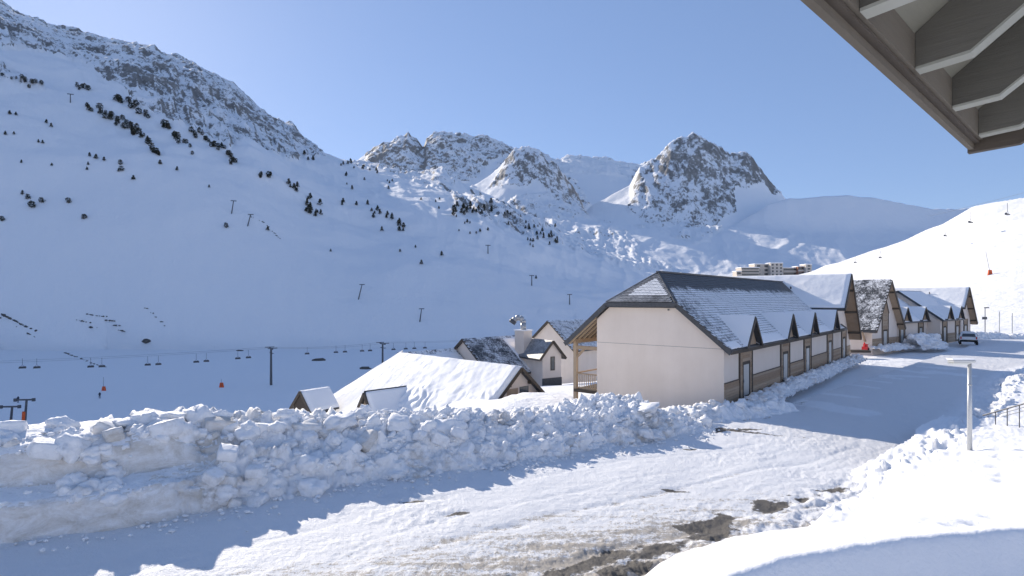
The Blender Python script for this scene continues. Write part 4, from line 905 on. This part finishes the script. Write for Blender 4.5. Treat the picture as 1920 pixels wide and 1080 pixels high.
# ------------------------------------------------------------------ trees
def tree_mesh(seed, kind=0):
    r = random.Random(seed); mb = MB(); mb.tube((0, 0, -.05), (0, 0, .22), .035, .03, 5); nb = len(mb.f)
    for i in range(150 if kind == 0 else 130):
        h = r.uniform(.12, 1)**.9; R = (.42*(1-h)**.75+.04) if kind == 0 else .42*math.sqrt(max(0.02, 1-((h-.52)/.52)**2)); a_ = r.uniform(0, 6.28); q = R*math.sqrt(r.uniform(.1, 1))*r.uniform(.8, 1.15)
        c = Vector((q*math.cos(a_), q*math.sin(a_), h*r.uniform(.93, 1.03))); s = r.uniform(.08, .17)
        vs = [c+Vector((r.uniform(-1, 1), r.uniform(-1, 1), r.uniform(-.7, .7)))*s for _ in range(4)]; mb.add(vs, [(0, 1, 2), (0, 2, 3), (1, 2, 3), (0, 1, 3)])
    me = bpy.data.meshes.new('pine_tree'); me.from_pydata(mb.v, [], mb.f); me.materials.append(M['conifer']); me.materials.append(M['bark'])
    for i in range(nb): me.polygons[i].material_index = 1
    return me
TM = [tree_mesh(i, 0) for i in range(5)]+[tree_mesh(20+i, 1) for i in range(4)]
ntree = 0
def put_tree(px, py, hpx, label, group=None, wide=0):
    global ntree
    x_, y_, z_ = hit(px, py, 120)
    h_ = hpx/F*y_; o = bpy.data.objects.new('pine_tree', random.choice(TM[5:] if wide else TM[:5])); COL.objects.link(o); o.location = (x_, y_, z_-.1)
    w_ = h_*(random.uniform(.8, 1.15) if wide else random.uniform(.8, 1.1)); o.scale = (w_, w_, h_); o.rotation_euler = (0, 0, random.uniform(0, 6.28)); tag(o, label, 'tree', group); ntree += 1
def band(path, n, spread, h, label, group, wide=1):
    p = np.array(path, float); d = np.r_[0, np.cumsum(np.hypot(*np.diff(p, axis=0).T))]
    for k in range(n):
        s = random.uniform(0, d[-1]); px = np.interp(s, d, p[:, 0])+random.gauss(0, spread*.6); py = np.interp(s, d, p[:, 1])+random.gauss(0, spread)
        hh = h*random.uniform(.65, 1.25); fr_ = s/d[-1]; where = 'at its left end' if fr_ < .25 else 'left of its middle' if fr_ < .5 else 'right of its middle' if fr_ < .75 else 'at its right end'
        sz_ = 'tallest ' if hh > h*1.08 else 'shortest ' if hh < h*.8 else 'mid-sized '
        put_tree(px, py, hh*.85, sz_+label+', '+where, group, wide if random.random() < .8 else 0)
band([(158, 205), (200, 222), (240, 238), (270, 262), (285, 280), (300, 300)], 42, 5, 12, 'pine in the long diagonal band on the left mountain', 'pines of the long diagonal band', 1)
band([(215, 184), (250, 200), (285, 222), (315, 240)], 20, 4, 12, 'pine in the upper clump below the left cliffs', 'pines of the upper clump', 1)
band([(355, 250), (390, 270), (425, 290), (440, 308)], 22, 4, 12, 'pine in the right clump below the left cliffs', 'pines of the right clump', 1)
band([(325, 258), (350, 275), (365, 292)], 9, 3, 12, 'pine in the middle clump below the left cliffs', 'pines of the middle clump', 1)
band([(138, 163), (166, 168)], 6, 3, 10, 'pine in the clump highest on the snowfield', 'pines of the high clump', 1)
band([(5, 140), (40, 155), (80, 170)], 12, 4, 9, 'brown bush in the strip under the far left cliffs', 'bushes of the far left strip', 1)
band([(486, 332), (520, 333)], 6, 2, 10, 'pine at the edge of the shaded bowl', 'pines of the bowl edge clump', 1)
band([(545, 350), (560, 365), (575, 380), (600, 405), (560, 385)], 22, 6, 11, 'pine among scattered trees below the rocky shoulder', 'pines below the rocky shoulder', 0)
band([(628, 380), (680, 382), (735, 410), (757, 432)], 20, 4, 10, 'pine in the thin line down the middle slope', 'pines of the thin middle line', 0)
band([(850, 395), (880, 400), (920, 395)], 22, 7, 11, 'pine in the thicket on the rocky knoll', 'pines of the rocky knoll', 0)
band([(940, 400), (1000, 430), (1050, 448), (990, 455)], 36, 8, 8, 'pine on the rocky slope below the middle spur', 'pines below the middle spur', 0)
band([(560, 285), (590, 305), (660, 310), (740, 332)], 14, 3, 9, 'pine along the skyline shoulder right of the cliffs', 'pines along the skyline shoulder', 0)
band([(640, 320), (760, 350), (830, 400), (900, 440)], 20, 12, 7, 'pine scattered on the slope left of the knoll', 'scattered pines on the open slope', 0)
lone = [(18, 212, 7), (30, 214, 6), (87, 228, 7), (96, 236, 7), (10, 250, 7), (26, 252, 5), (72, 265, 6), (80, 267, 6), (168, 290, 7), (180, 295, 8), (195, 300, 7), (165, 308, 6), (163, 318, 6), (226, 305, 9), (228, 317, 9), (222, 321, 6), (250, 334, 8), (42, 362, 8), (52, 370, 9), (59, 386, 12), (78, 376, 9), (128, 377, 10), (4, 412, 9), (158, 407, 9), (424, 425, 9), (392, 350, 5), (300, 305, 8), (332, 317, 7),
        (97, 310, 5), (40, 305, 6), (502, 430, 7), (790, 492, 8), (828, 476, 8), (779, 463, 5), (900, 433, 6), (1005, 520, 6), (915, 430, 6), (700, 405, 8), (660, 352, 7), (620, 470, 5), (716, 430, 8), (750, 470, 5)]
nm_ = ['far left edge', 'left part', 'middle', 'right part']
for (px, py, h_) in lone:
    put_tree(px, py+h_*.5, h_*1.15, ('taller' if h_ > 8.5 else 'small' if h_ > 6.5 else 'tiny')+' lone pine, '+('high' if py < 290 else 'halfway up' if py < 400 else 'low')+' on the '+('far left' if px < 110 else 'left' if px < 260 else 'middle' if px < 600 else 'right')+' part of the left snow slope', 'lone pines on the left slope', 1 if h_ > 8 else 0)
def boulder(px, py, w, h_, label):
    x_, y_, z_ = hit(px, py, 60); me = chunk_mesh(int(px), 2, .35, .6); me.materials.clear(); me.materials.append(M['boulder'])
    o = link('boulder', me); k = y_/F; o.location = (x_, y_, z_); o.scale = (w/2*k, w/2*k*.7, h_/1.2*k); tag(o, label, 'boulder')
boulder(598, 676, 26, 10, 'dark boulder poking through the snow left of the second lift pylon')
boulder(684, 692, 22, 8, 'dark boulder poking through the snow just below the second lift pylon')
boulder(275, 651, 16, 9, 'small forked dark rock at the foot of the left slope')
boulder(450, 658, 14, 4, 'flat dark rock above the chairlift cable left of the first pylon')

def outcrop(path, n, spread, size, label):
    p = np.array(path, float); d = np.r_[0, np.cumsum(np.hypot(*np.diff(p, axis=0).T))]; spots = []
    for k in range(n):
        s_ = random.uniform(0, d[-1])**1.0; px = np.interp(s_, d, p[:, 0])+random.gauss(0, spread); py = np.interp(s_, d, p[:, 1])+random.gauss(0, spread*.5); x_, y_, z_ = hit(px, py, 120); spots.append((x_, y_, z_-.1, size*random.uniform(.4, 1.2)*y_/F))
    scatter_small('rock_outcrop', spots, None, label, 'rocks', M['boulder'])
outcrop([(0, 596), (18, 600), (40, 616), (66, 632), (88, 648), (108, 656)], 60, 1.6, 2.4, 'broken dark rock line at the far left foot of the slope'); outcrop([(118, 661), (150, 672), (180, 684), (200, 689)], 60, .8, 2.2, 'solid dark rock edge running down to the left chairlift chairs')
outcrop([(160, 590), (190, 597), (215, 612), (234, 630)], 46, 2.2, 1.7, 'thin line of small rocks above the left end of the chairlift'); outcrop([(146, 602), (165, 610), (182, 623)], 12, 3, 1.8, 'few scattered dark rocks left of the thin rock line')
outcrop([(270, 580), (285, 590), (310, 613)], 22, 1.2, 1.5, 'short faint line of rocks right of the thin rock line'); outcrop([(468, 405), (490, 415), (528, 450)], 18, 1.2, 1.5, 'short rock line just right of the two thin lift pylons')
# ------------------------------------------------------------------ ski lifts
FLZ = -22.0
def pylon(x, y, top, base, label, r=.28, arm=2.6, group=None, mat='metal_dark'):
    t = thing('lift_pylon', label, 'lift pylon', (x, y, base), math.atan2(33, 52), group); h_ = top-base
    MB().tube((0, 0, -1), (0, 0, h_), r, r*.7, 8).build('mast', M[mat], t)
    MB().box(-.2, .2, -arm, arm, h_-.25, h_+.1).build('crossarm', M[mat], t)
    MB().box(-1.4, 1.4, -arm-.12, -arm+.12, h_+.1, h_+.35).build('roller_set', M[mat], t); MB().box(-1.4, 1.4, arm-.12, arm+.12, h_+.1, h_+.35).build('roller_set', M[mat], t)
    if r > .3:
        MB().box(-.15, .15, -arm*.8, arm*.8, h_-1.6, h_-1.4).build('crossarm', M[mat], t); MB().box(-.5, .5, -arm*.9, -arm*.5, h_-1.5, h_-1.42).build('work_platform', M[mat], t)
    return t
pylon(-77.4, 183, -10.2, float(ground(np.array([-77.4]), np.array([183.]))[0]), 'tall chairlift pylon on the valley floor left of the buried chalet', .42)
pylon(-46.1, 203, -10.2, float(ground(np.array([-46.1]), np.array([203.]))[0]), 'chairlift pylon rising behind the buried chalet roof', .42)
def chair(x, y, ztop, label, sc=1.0):
    t = thing('lift_chair', label, 'chairlift chair', (x, y, ztop), math.atan2(33, 52)); t.scale = (sc,)*3
    MB().tube((0, 0, 0), (0, 0, -2.0), .05, .05, 6).build('hanger', M['metal_dark'], t); MB().tube((-.85, 0, -2.9), (0, 0, -2.0), .04, .04, 5).tube((.85, 0, -2.9), (0, 0, -2.0), .04, .04, 5).build('frame', M['metal_dark'], t)
    MB().box(-.9, .9, -.3, .3, -3.1, -2.85).build('seat', M['metal_dark'], t); MB().box(-.85, .85, .25, .32, -2.9, -2.5).build('backrest', M['metal_dark'], t); return t
places = ['at the far left edge', 'second from the left edge', 'third from the left', 'fourth from the left', 'fifth from the left', 'sixth from the left', 'seventh from the left', 'eighth from the left', 'ninth from the left', 'tenth from the left, next to the tall pylon']
for i, px in enumerate([42, 69, 170, 191, 277, 297, 368, 387, 446, 466]):
    k = None; rr_ = (px-960)/F; kq = (-77.4-rr_*183)/(rr_*33-52); x_, y_ = -77.4+52*kq, 183+33*kq; chair(x_, y_, -10.0-1.0*math.sin(math.pi*min(1, max(0, (y_-150)/33))), 'lift chair over the valley floor, '+places[i], .85)
pl2 = ['just right of the tall pylon', 'second right of the tall pylon', 'third right of the tall pylon', 'fourth right of the tall pylon', 'just left of the second pylon', 'just right of the second pylon', 'second right of the second pylon', 'third right of the second pylon', 'last before the chalet roof']
for i, px in enumerate([576, 630, 647, 679, 694, 738, 761, 777, 797]):
    rr_ = (px-960)/F; kq = (-77.4-rr_*183)/(rr_*33-52); chair(-77.4+52*kq, 183+33*kq, -10.2, 'small lift chair hanging over the valley floor, '+pl2[i], .8)
def cable(name, label, pts, r=.035, sag=0):
    mb = MB()
    for a_, b_ in zip(pts[:-1], pts[1:]):
        a_, b_ = Vector(a_), Vector(b_); n2_ = 8
        for i in range(n2_):
            f0, f1 = i/n2_, (i+1)/n2_; mb.tube(a_.lerp(b_, f0)-Vector((0, 0, sag*4*f0*(1-f0))), a_.lerp(b_, f1)-Vector((0, 0, sag*4*f1*(1-f1))), r, r, 4)
    return tag(mb.build(name, M['metal_dark']), label, 'cable')
ax, ay = 33/61.6*2.6, 52/61.6*2.6
for s, nm in ((-1, 'near'), (1, 'far')):
    cable('lift_cable', nm+' strand of the chairlift cable crossing the valley floor', [(-160-ax*s, 131+ay*s, -10.1), (-77.4-ax*s, 183+ay*s, -9.9), (-46.1-ax*s, 203+ay*s, -9.9), (20-ax*s, 245+ay*s, -9.5)], .03, .8)
def tpole(px, pyt, pyb, label, lean=0, grp=None, ws=1.0):
    x_, y_, z_ = hit(px, pyb, 90); h_ = (pyb-pyt)/F*y_; t = thing('drag_lift_pylon', label, 'lift pylon', (x_, y_, z_), .4); k = y_/F
    MB().tube((0, 0, -.5), (lean*h_, 0, h_), 1.1*k*ws, .8*k*ws, 6).build('mast', M['metal_dark'], t); MB().box(lean*h_-5*k, lean*h_+5*k, -.5*k, .5*k, h_-.9*k, h_+.5*k).build('crossarm', M['metal_dark'], t)
tpole(672, 535, 562, 'leaning lift pylon halfway up the shaded slope above the tall pylon', .25)
tpole(787, 580, 604, 'lift pylon low on the shaded slope above the buried chalet', .15)
tpole(434, 378, 402, 'thin lift pylon high on the left slope, left of a pair', .15); tpole(464, 402, 424, 'thin lift pylon high on the left slope, right of a pair', .25)
tpole(1068, 553, 572, 'lift pylon on the slope just left of the long roof', 0); tpole(997, 517, 536, 'small lift pylon on the middle slope', 0); tpole(915, 460, 476, 'tiny lift pylon on the upper middle slope', 0)
tpole(132, 178, 194, 'tiny lift pylon near the top of the left snowfield', 0)
def draglift(px, pyt, pyb, label, pad):
    Yq = 118; x_ = (px-960)/F*Yq; z0 = float(ground(np.array([x_]), np.array([float(Yq)]))[0]); h_ = zof(pyt, Yq)-z0; t = thing('drag_lift_pylon', label, 'lift pylon', (x_, Yq, z0), .1)
    MB().tube((0, 0, -.5), (.5, 0, h_), .28, .2, 8).build('mast', M['metal_dark'], t); MB().box(-1.6, 1.8, -.15, .15, h_-.1, h_+.2).build('crossarm', M['metal_dark'], t); MB().box(-1.9, -1.4, -.2, .2, h_-.3, h_+.35).box(1.6, 2.1, -.2, .2, h_-.3, h_+.35).build('roller_set', M['metal_dark'], t)
    if pad: MB().tube((0, 0, h_-4.2), (.1, 0, h_-2.4), .4, .4, 8).build('safety_pad', M['orange'], t)
draglift(18, 763, 800, 'drag lift pylon without padding at the left edge above the snow bank', False); draglift(45, 750, 795, 'drag lift pylon with orange safety padding behind the snow bank', True)
def snowgun(px, pyb, hpx, label, lean=0, wpx=8):
    x_, y_, z_ = hit(px, pyb, 60); k = y_/F; t = thing('snow_gun', label, 'snow gun', (x_, y_, z_)); MB().tube((0, 0, 0), (lean*hpx*k, 0, hpx*k), .35*k, .25*k, 5).build('lance', M['metal_dark'], t)
    b = MB().prism([(-wpx/2*k, 0, -.2), (wpx/2*k, 0, -.2), (wpx*.3*k, 0, 1.0*wpx*k), (-wpx*.3*k, 0, 1.0*wpx*k)], (0, 2*k, 0)).build('safety_pad', M['orange'], t)
snowgun(194, 733, 26, 'snow lance with orange pad on the valley floor at left'); snowgun(415, 727, 16, 'squat orange padded snow lance left of the tall pylon', 0, 9); snowgun(1857, 515, 44, 'snow lance with orange pad on the bright right slope', -.2, 9)
# chairs over the right slope
for (px, py, w, lab) in [(1604, 493, 7, 'leftmost'), (1651, 484, 8, 'second'), (1773, 443, 9, 'third'), (1820, 418, 12, 'fourth'), (1889, 403, 13, 'rightmost')]:
    x_, y_, z_ = hit(px, py+14, 80); y2 = y_*.9; x2 = (px-960)/F*y2; sc_ = w/F*y2/1.8; zz = zof(py, y2)+3.1*sc_
    c_ = chair(x2, y2, zz, lab+' grey lift chair hanging above the bright right ski slope', sc_)
cable('lift_cable', 'thin chairlift cable rising to the right above the bright slope', [at(1740, 405, 330), at(1800, 391, 290), at(1980, 345, 210)], .05, .3)
def skier(px, py, label):
    Yq = (CZ-FLZ)*F/(py-HZ); x_ = (px-960)/F*Yq; z0 = float(ground(np.array([x_]), np.array([Yq]))[0]); me = bpy.data.meshes.new('person')
    Vx = [(0, 0, .95), (0, 0, 1.2), (0, .02, 1.45), (0, 0, 1.6), (0, 0, 1.74), (-.2, 0, 1.42), (-.32, -.05, 1.15), (-.3, -.25, .98), (.2, 0, 1.42), (.32, -.05, 1.15), (.3, -.25, .98), (-.12, 0, .9), (-.15, -.08, .5), (-.15, .02, .08), (.12, 0, .9), (.15, -.08, .5), (.15, .02, .08), (-.15, -.18, .04), (.15, -.18, .04)]
    Ed = [(0, 1), (1, 2), (2, 3), (3, 4), (2, 5), (5, 6), (6, 7), (2, 8), (8, 9), (9, 10), (0, 11), (11, 12), (12, 13), (0, 14), (14, 15), (15, 16), (13, 17), (16, 18)]
    rad = [.17, .17, .18, .07, .12, .08, .06, .05, .08, .06, .05, .11, .08, .06, .11, .08, .06, .05, .05]
    me.from_pydata(Vx, Ed, []); o = link('person', me, M['cloth']); md = o.modifiers.new('skin', 'SKIN'); sv = me.skin_vertices[0].data
    for i, r_ in enumerate(rad): sv[i].radius = (r_, r_)
    sv[0].use_root = True; o.modifiers.new('sub', 'SUBSURF').levels = 1; o.location = (x_, Yq, z0); tag(o, label, 'person')
skier(34, 755, 'distant person in dark ski clothing standing left on the valley floor'); skier(187, 747, 'distant person in dark ski clothing standing near the orange snow lance')

# ------------------------------------------------------------------ street lamps, sign, posts, rail
def lamp_near():
    Yq = 18.0; x_ = (1818-960)/F*Yq; z0 = verge_z(x_, Yq); zt = zof(678, Yq); t = thing('street_lamp', 'pale grey street lamp with flat rectangular head in the snow verge at right', 'street lamp', (x_, Yq, z0), 0)
    MB().tube((0, 0, -.4), (0, 0, zt-z0-.05), .075, .055, 16).build('pole', M['lamp_metal'], t, True)
    MB().tube((0, 0, zt-z0-.75), (0, 0, zt-z0-.70), .066, .066, 16).build('joint_ring', M['metal'], t, True)
    h_ = zt-z0
    MB().box(-.60, .09, -.15, .15, h_-.03, h_+.06).build('lamp_head', M['lamp_metal'], t, bevel=.02)
    MB().prism([(-.64, -.14, h_-.032), (-.08, -.14, h_-.032), (-.14, -.1, h_-.09), (-.58, -.1, h_-.09)], (0, .24, 0)).build('lamp_glass', M['lamp_glass'], t)
    MB().box(-.64, .08, -.14, .14, h_+.062, h_+.10).build('snow_cover', M['snow_roof'], t)
lamp_near()
def lamp_far():
    x_, y_, z_ = at(1847, 621, 84); z0 = z_; t = thing('street_lamp', 'thin far street lamp beside the car park end with a small grey sign', 'street lamp', (x_, y_, z0)); k = y_/F
    MB().tube((0, 0, -.5), (0, 0, 44*k), .06, .05, 8).build('pole', M['metal_dark'], t); MB().box(-.1, .55, -.1, .1, 43*k, 45*k).build('lamp_head', M['metal_dark'], t)
    MB().box(-.5, .25, -.08, -.06, 22*k, 27*k).build('sign_plate', M['metal_dark'], t)
lamp_far()
for px, pt, pb, lab in ((1874, 584, 617, 'left thin grey post standing in the snow beyond the car park'), (1898, 587, 620, 'right thin grey post standing in the snow beyond the car park')):
    x_, y_, z_ = at(px, pb, 88); t = tag(MB().tube((0, 0, -1), (0, 0, (pb-pt)/F*88), .07, .07, 6).build('post', M['metal']), lab, 'post'); t.location = (x_, y_, z_)
RL = thing('handrail', 'black steel stair railing half buried in the snow verge at the right edge', 'railing', (0, 0, 0))
p0, p1 = Vector(at(1843, 779, 23.5)), Vector(at(1990, 737, 20.5)); 
MB().tube(p0, p1, .028, .028, 8).build('top_rail', M['metal_dark'], RL)
for k in (1, 2): MB().tube(p0.lerp(p1, .12*k)-Vector((0, 0, .13*k)), p1-Vector((0, 0, .14*k)), .016, .016, 6).build('rail', M['metal'], RL)
for k in range(6):
    q = p0.lerp(p1, .18+k*.16); MB().tube(q, q-Vector((0, 0, .9)), .02, .02, 6).build('post', M['metal_dark'], RL)

# ------------------------------------------------------------------ car and the red snow blower
def car():
    p = fE(1.3, -2.5); t = thing('parked_car', 'white estate car parked at the far end of the row beside the snow pile', 'car', (p[0], p[1], .03), math.radians(90-AZ2+16))
    prof = [(-2.1, .35), (-2.15, .75), (-2.0, 1.0), (-1.75, 1.42), (-1.5, 1.5), (.3, 1.5), (.95, 1.05), (1.9, .92), (2.15, .7), (2.15, .35)]
    bm = bmesh.new(); rings = []
    for y_, sx, dz in ((-.88, .97, -.03), (-.80, 1, 0), (.80, 1, 0), (.88, .97, -.03)):
        rings.append([bm.verts.new((x*sx, y_*(1 if z < 1.05 else (1-(z-1.0)*.32)), z+(dz if z > .4 else .03))) for x, z in prof])
    for a_, b_ in zip(rings[:-1], rings[1:]):
        for i in range(len(prof)): bm.faces.new((a_[i], a_[(i+1) % len(prof)], b_[(i+1) % len(prof)], b_[i]))
    bm.faces.new(rings[0]); bm.faces.new(rings[-1][::-1]); bmesh.ops.recalc_face_normals(bm, faces=bm.faces); bmesh.ops.bevel(bm, geom=list(bm.edges), offset=.03, segments=2, affect='EDGES')
    me = bpy.data.meshes.new('body'); bm.to_mesh(me); bm.free(); link('body', me, M['carpaint'], t)
    MB().prism([(-2.03, -.66, 1.02), (-2.03, .66, 1.02), (-1.82, .58, 1.38), (-1.82, -.58, 1.38)], (-.02, 0, 0)).build('rear_window', M['glass'], t)
    MB().prism([(1.0, -.7, 1.06), (1.0, .7, 1.06), (.38, .6, 1.46), (.38, -.6, 1.46)], (.03, 0, .02)).build('windscreen', M['glass'], t)
    for s in (-1, 1):
        for x0_, x1_, xt0, xt1 in ((-1.75, -.75, -1.55, -.75), (-.68, .1, -.68, .1), (.17, .8, .17, .35)):
            MB().prism([(x0_, s*.885, 1.04), (x1_, s*.885, 1.04), (xt1, s*.80, 1.40), (xt0, s*.80, 1.40)], (0, s*.015, 0)).build('side_window', M['glass'], t)
        MB().box(-2.17, -2.05, s*.8-.12*(s > 0)-.0*(s < 0)+(-.0), s*.8+.12*(s < 0), .72, 1.02).build('tail_light', M['tail'], t)
        MB().box(2.05, 2.17, min(s*.5, s*.8), max(s*.5, s*.8), .68, .84).build('headlight', M['lamp_glass'], t)
        MB().box(.72, .86, min(s*.9, s*1.05), max(s*.9, s*1.05), .98, 1.12).build('mirror', M['carpaint'], t)
        for x_ in (-1.35, 1.35):
            w = MB().tube((x_, s*.68, .31), (x_, s*.91, .31), .32, .32, 18).build('wheel', M['rubber'], t); MB().tube((x_, s*.9, .31), (x_, s*.925, .31), .19, .19, 12).build('rim', M['metal'], w)
    MB().box(-2.2, -2.1, -.85, .85, .38, .62).build('bumper', M['rubber'], t); MB().box(-2.215, -2.2, -.26, .26, .64, .76).build('number_plate', M['lamp_glass'], t)
    MB().box(-1.5, .2, -.55, .55, 1.51, 1.56).build('snow_cover', M['snow_roof'], t)
car()
def blower():
    x_, y_, _ = at(1622, 655, 62); t = thing('snow_blower', 'red snow blower standing in the gap between the two tall gables', 'snow blower', (x_, y_, 0), .7); t.scale = (.72,)*3
    MB().prism([(-.45, -.35, .05), (.35, -.35, .05), (.45, -.35, .55), (-.3, -.35, .62)], (0, .7, 0)).build('auger_housing', M['red'], t)
    MB().box(-.1, .5, -.25, .25, .5, 1.0).build('engine_cover', M['red'], t, bevel=.05); MB().tube((-.15, 0, .6), (-.3, 0, 1.25), .13, .1, 8).build('chute', M['red'], t)
    for s in (-1, 1):
        MB().tube((.3, s*.3, .22), (.3, s*.42, .22), .22, .22, 12).build('wheel', M['rubber'], t); MB().tube((.4, s*.22, .8), (1.0, s*.25, 1.05), .02, .02, 6).build('handlebar', M['metal_dark'], t)
blower()
x_, y_, _ = at(1612, 660, 60); o = tag(MB().box(-1.2, .9, -.5, .5, .0, .25).build('pallet', M['timber_dark'], bevel=.03), 'low dark pallet lying in the snow beside the red snow blower', 'pallet'); o.location = (x_, y_, 0)

# ------------------------------------------------------------------ our own eave above the camera (top right)
EV = thing('roof_eave', 'dark wooden roof eave with grey rafters overhead in the top right corner', 'eave', (2.58, 3.2, 0), math.radians(180+90-47.6))
# local +x runs back along the fascia from the far corner, +y runs out towards the sky, -y into the building
EX = 7.0; ZF = 6.45
def ly(m): return m    # local y of inward distance m
# find the sign of inward direction: inward is world (.674,-.738)
ca, sa = math.cos(math.radians(222.4)), math.sin(math.radians(222.4)); inward = 1 if (-sa*.674+ca*-.738) > 0 else -1
I = lambda m: inward*m
SLP = .78
def eb(x0, x1, m0, m1, z0, z1, name, mat): return MB().box(x0, x1, min(I(m0), I(m1)), max(I(m0), I(m1)), z0, z1).build(name, M[mat], EV)
eb(-.05, EX, -.02, .005, ZF+.0, ZF+.2, 'fascia_board', 'eave')
eb(-.05, EX,   .005, .03, ZF+.03, ZF+.2, 'inner_fascia', 'timber_dark')
eb(-.03, EX,   .03, .045, ZF+.045, ZF+.18, 'eaves_plate', 'eave')
# soffit boards running along the eave, each its own board, climbing the slope
m0_ = .0; nb = 14; bw = .21
for i in range(nb):
    a_, b_ = m0_+i*bw, m0_+(i+1)*bw-.006; za, zb_ = 6.60+SLP*a_, 6.60+SLP*b_
    MB().prism([(-.10, I(a_), za), (EX, I(a_), za), (EX, I(b_), zb_), (-.10, I(b_), zb_)], (0, 0, .03)).build('soffit_board', M['eave_board'], EV)
MB().prism([(-.10, I(-.03), 6.60), (EX, I(-.03), 6.60), (EX, I(3.0), 6.60+SLP*3.03), (-.10, I(3.0), 6.60+SLP*3.03)], (0, 0, .09)).build('roof_deck', M['slate'], EV).location.z = .075
for i in range(10):
    x = .03+i*.66; th = .066
    prof = [(0.046, 6.50), (.215, 6.515), (3.0, 6.515+SLP*2.785), (3.0, 6.597+SLP*3.0), (.046, 6.597+SLP*.046)]
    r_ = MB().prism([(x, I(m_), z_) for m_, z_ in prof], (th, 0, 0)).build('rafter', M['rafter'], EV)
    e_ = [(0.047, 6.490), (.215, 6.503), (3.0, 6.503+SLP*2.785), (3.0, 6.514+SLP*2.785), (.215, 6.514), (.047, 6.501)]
    MB().prism([(x-.002, I(m_), z_) for m_, z_ in e_], (th+.004, 0, 0)).build('rafter_lit_strip', M['rafter_lit_strip'], r_)  # paler strip puts the light on the rafter's underside into its colour
# end board closing the verge
prof = [(-.025, 6.435), (.20, 6.445), (.30, 6.51), (3.0, 6.51+SLP*2.7), (3.0, 6.59+SLP*3.0), (-.025, 6.59)]
MB().prism([(-.10, I(m_), z_) for m_, z_ in prof], (.05, 0, 0)).build('verge_board', M['timber_dark'], EV)
tag(MB().box(-.0, .001, 0, .001, 0, .001).build('x', M['slate']), 'x', 'x') if False else None
hz = Mt('air'); hz.t.nodes.remove(hz.b); pv_ = hz.n('ShaderNodeVolumePrincipled'); pv_.inputs['Density'].default_value = HAZE; pv_.inputs['Color'].default_value = (.9, .94, 1, 1); pv_.inputs['Anisotropy'].default_value = .35
hz.L(pv_.outputs[0], hz.t.nodes['Material Output'].inputs['Volume'])
if HAZE: tag(MB().box(-5200, 5200, -5200, 5200, -60, 760).build('haze', hz.m), kind='stuff')
print('trees', ntree, 'objects', len(bpy.data.objects))
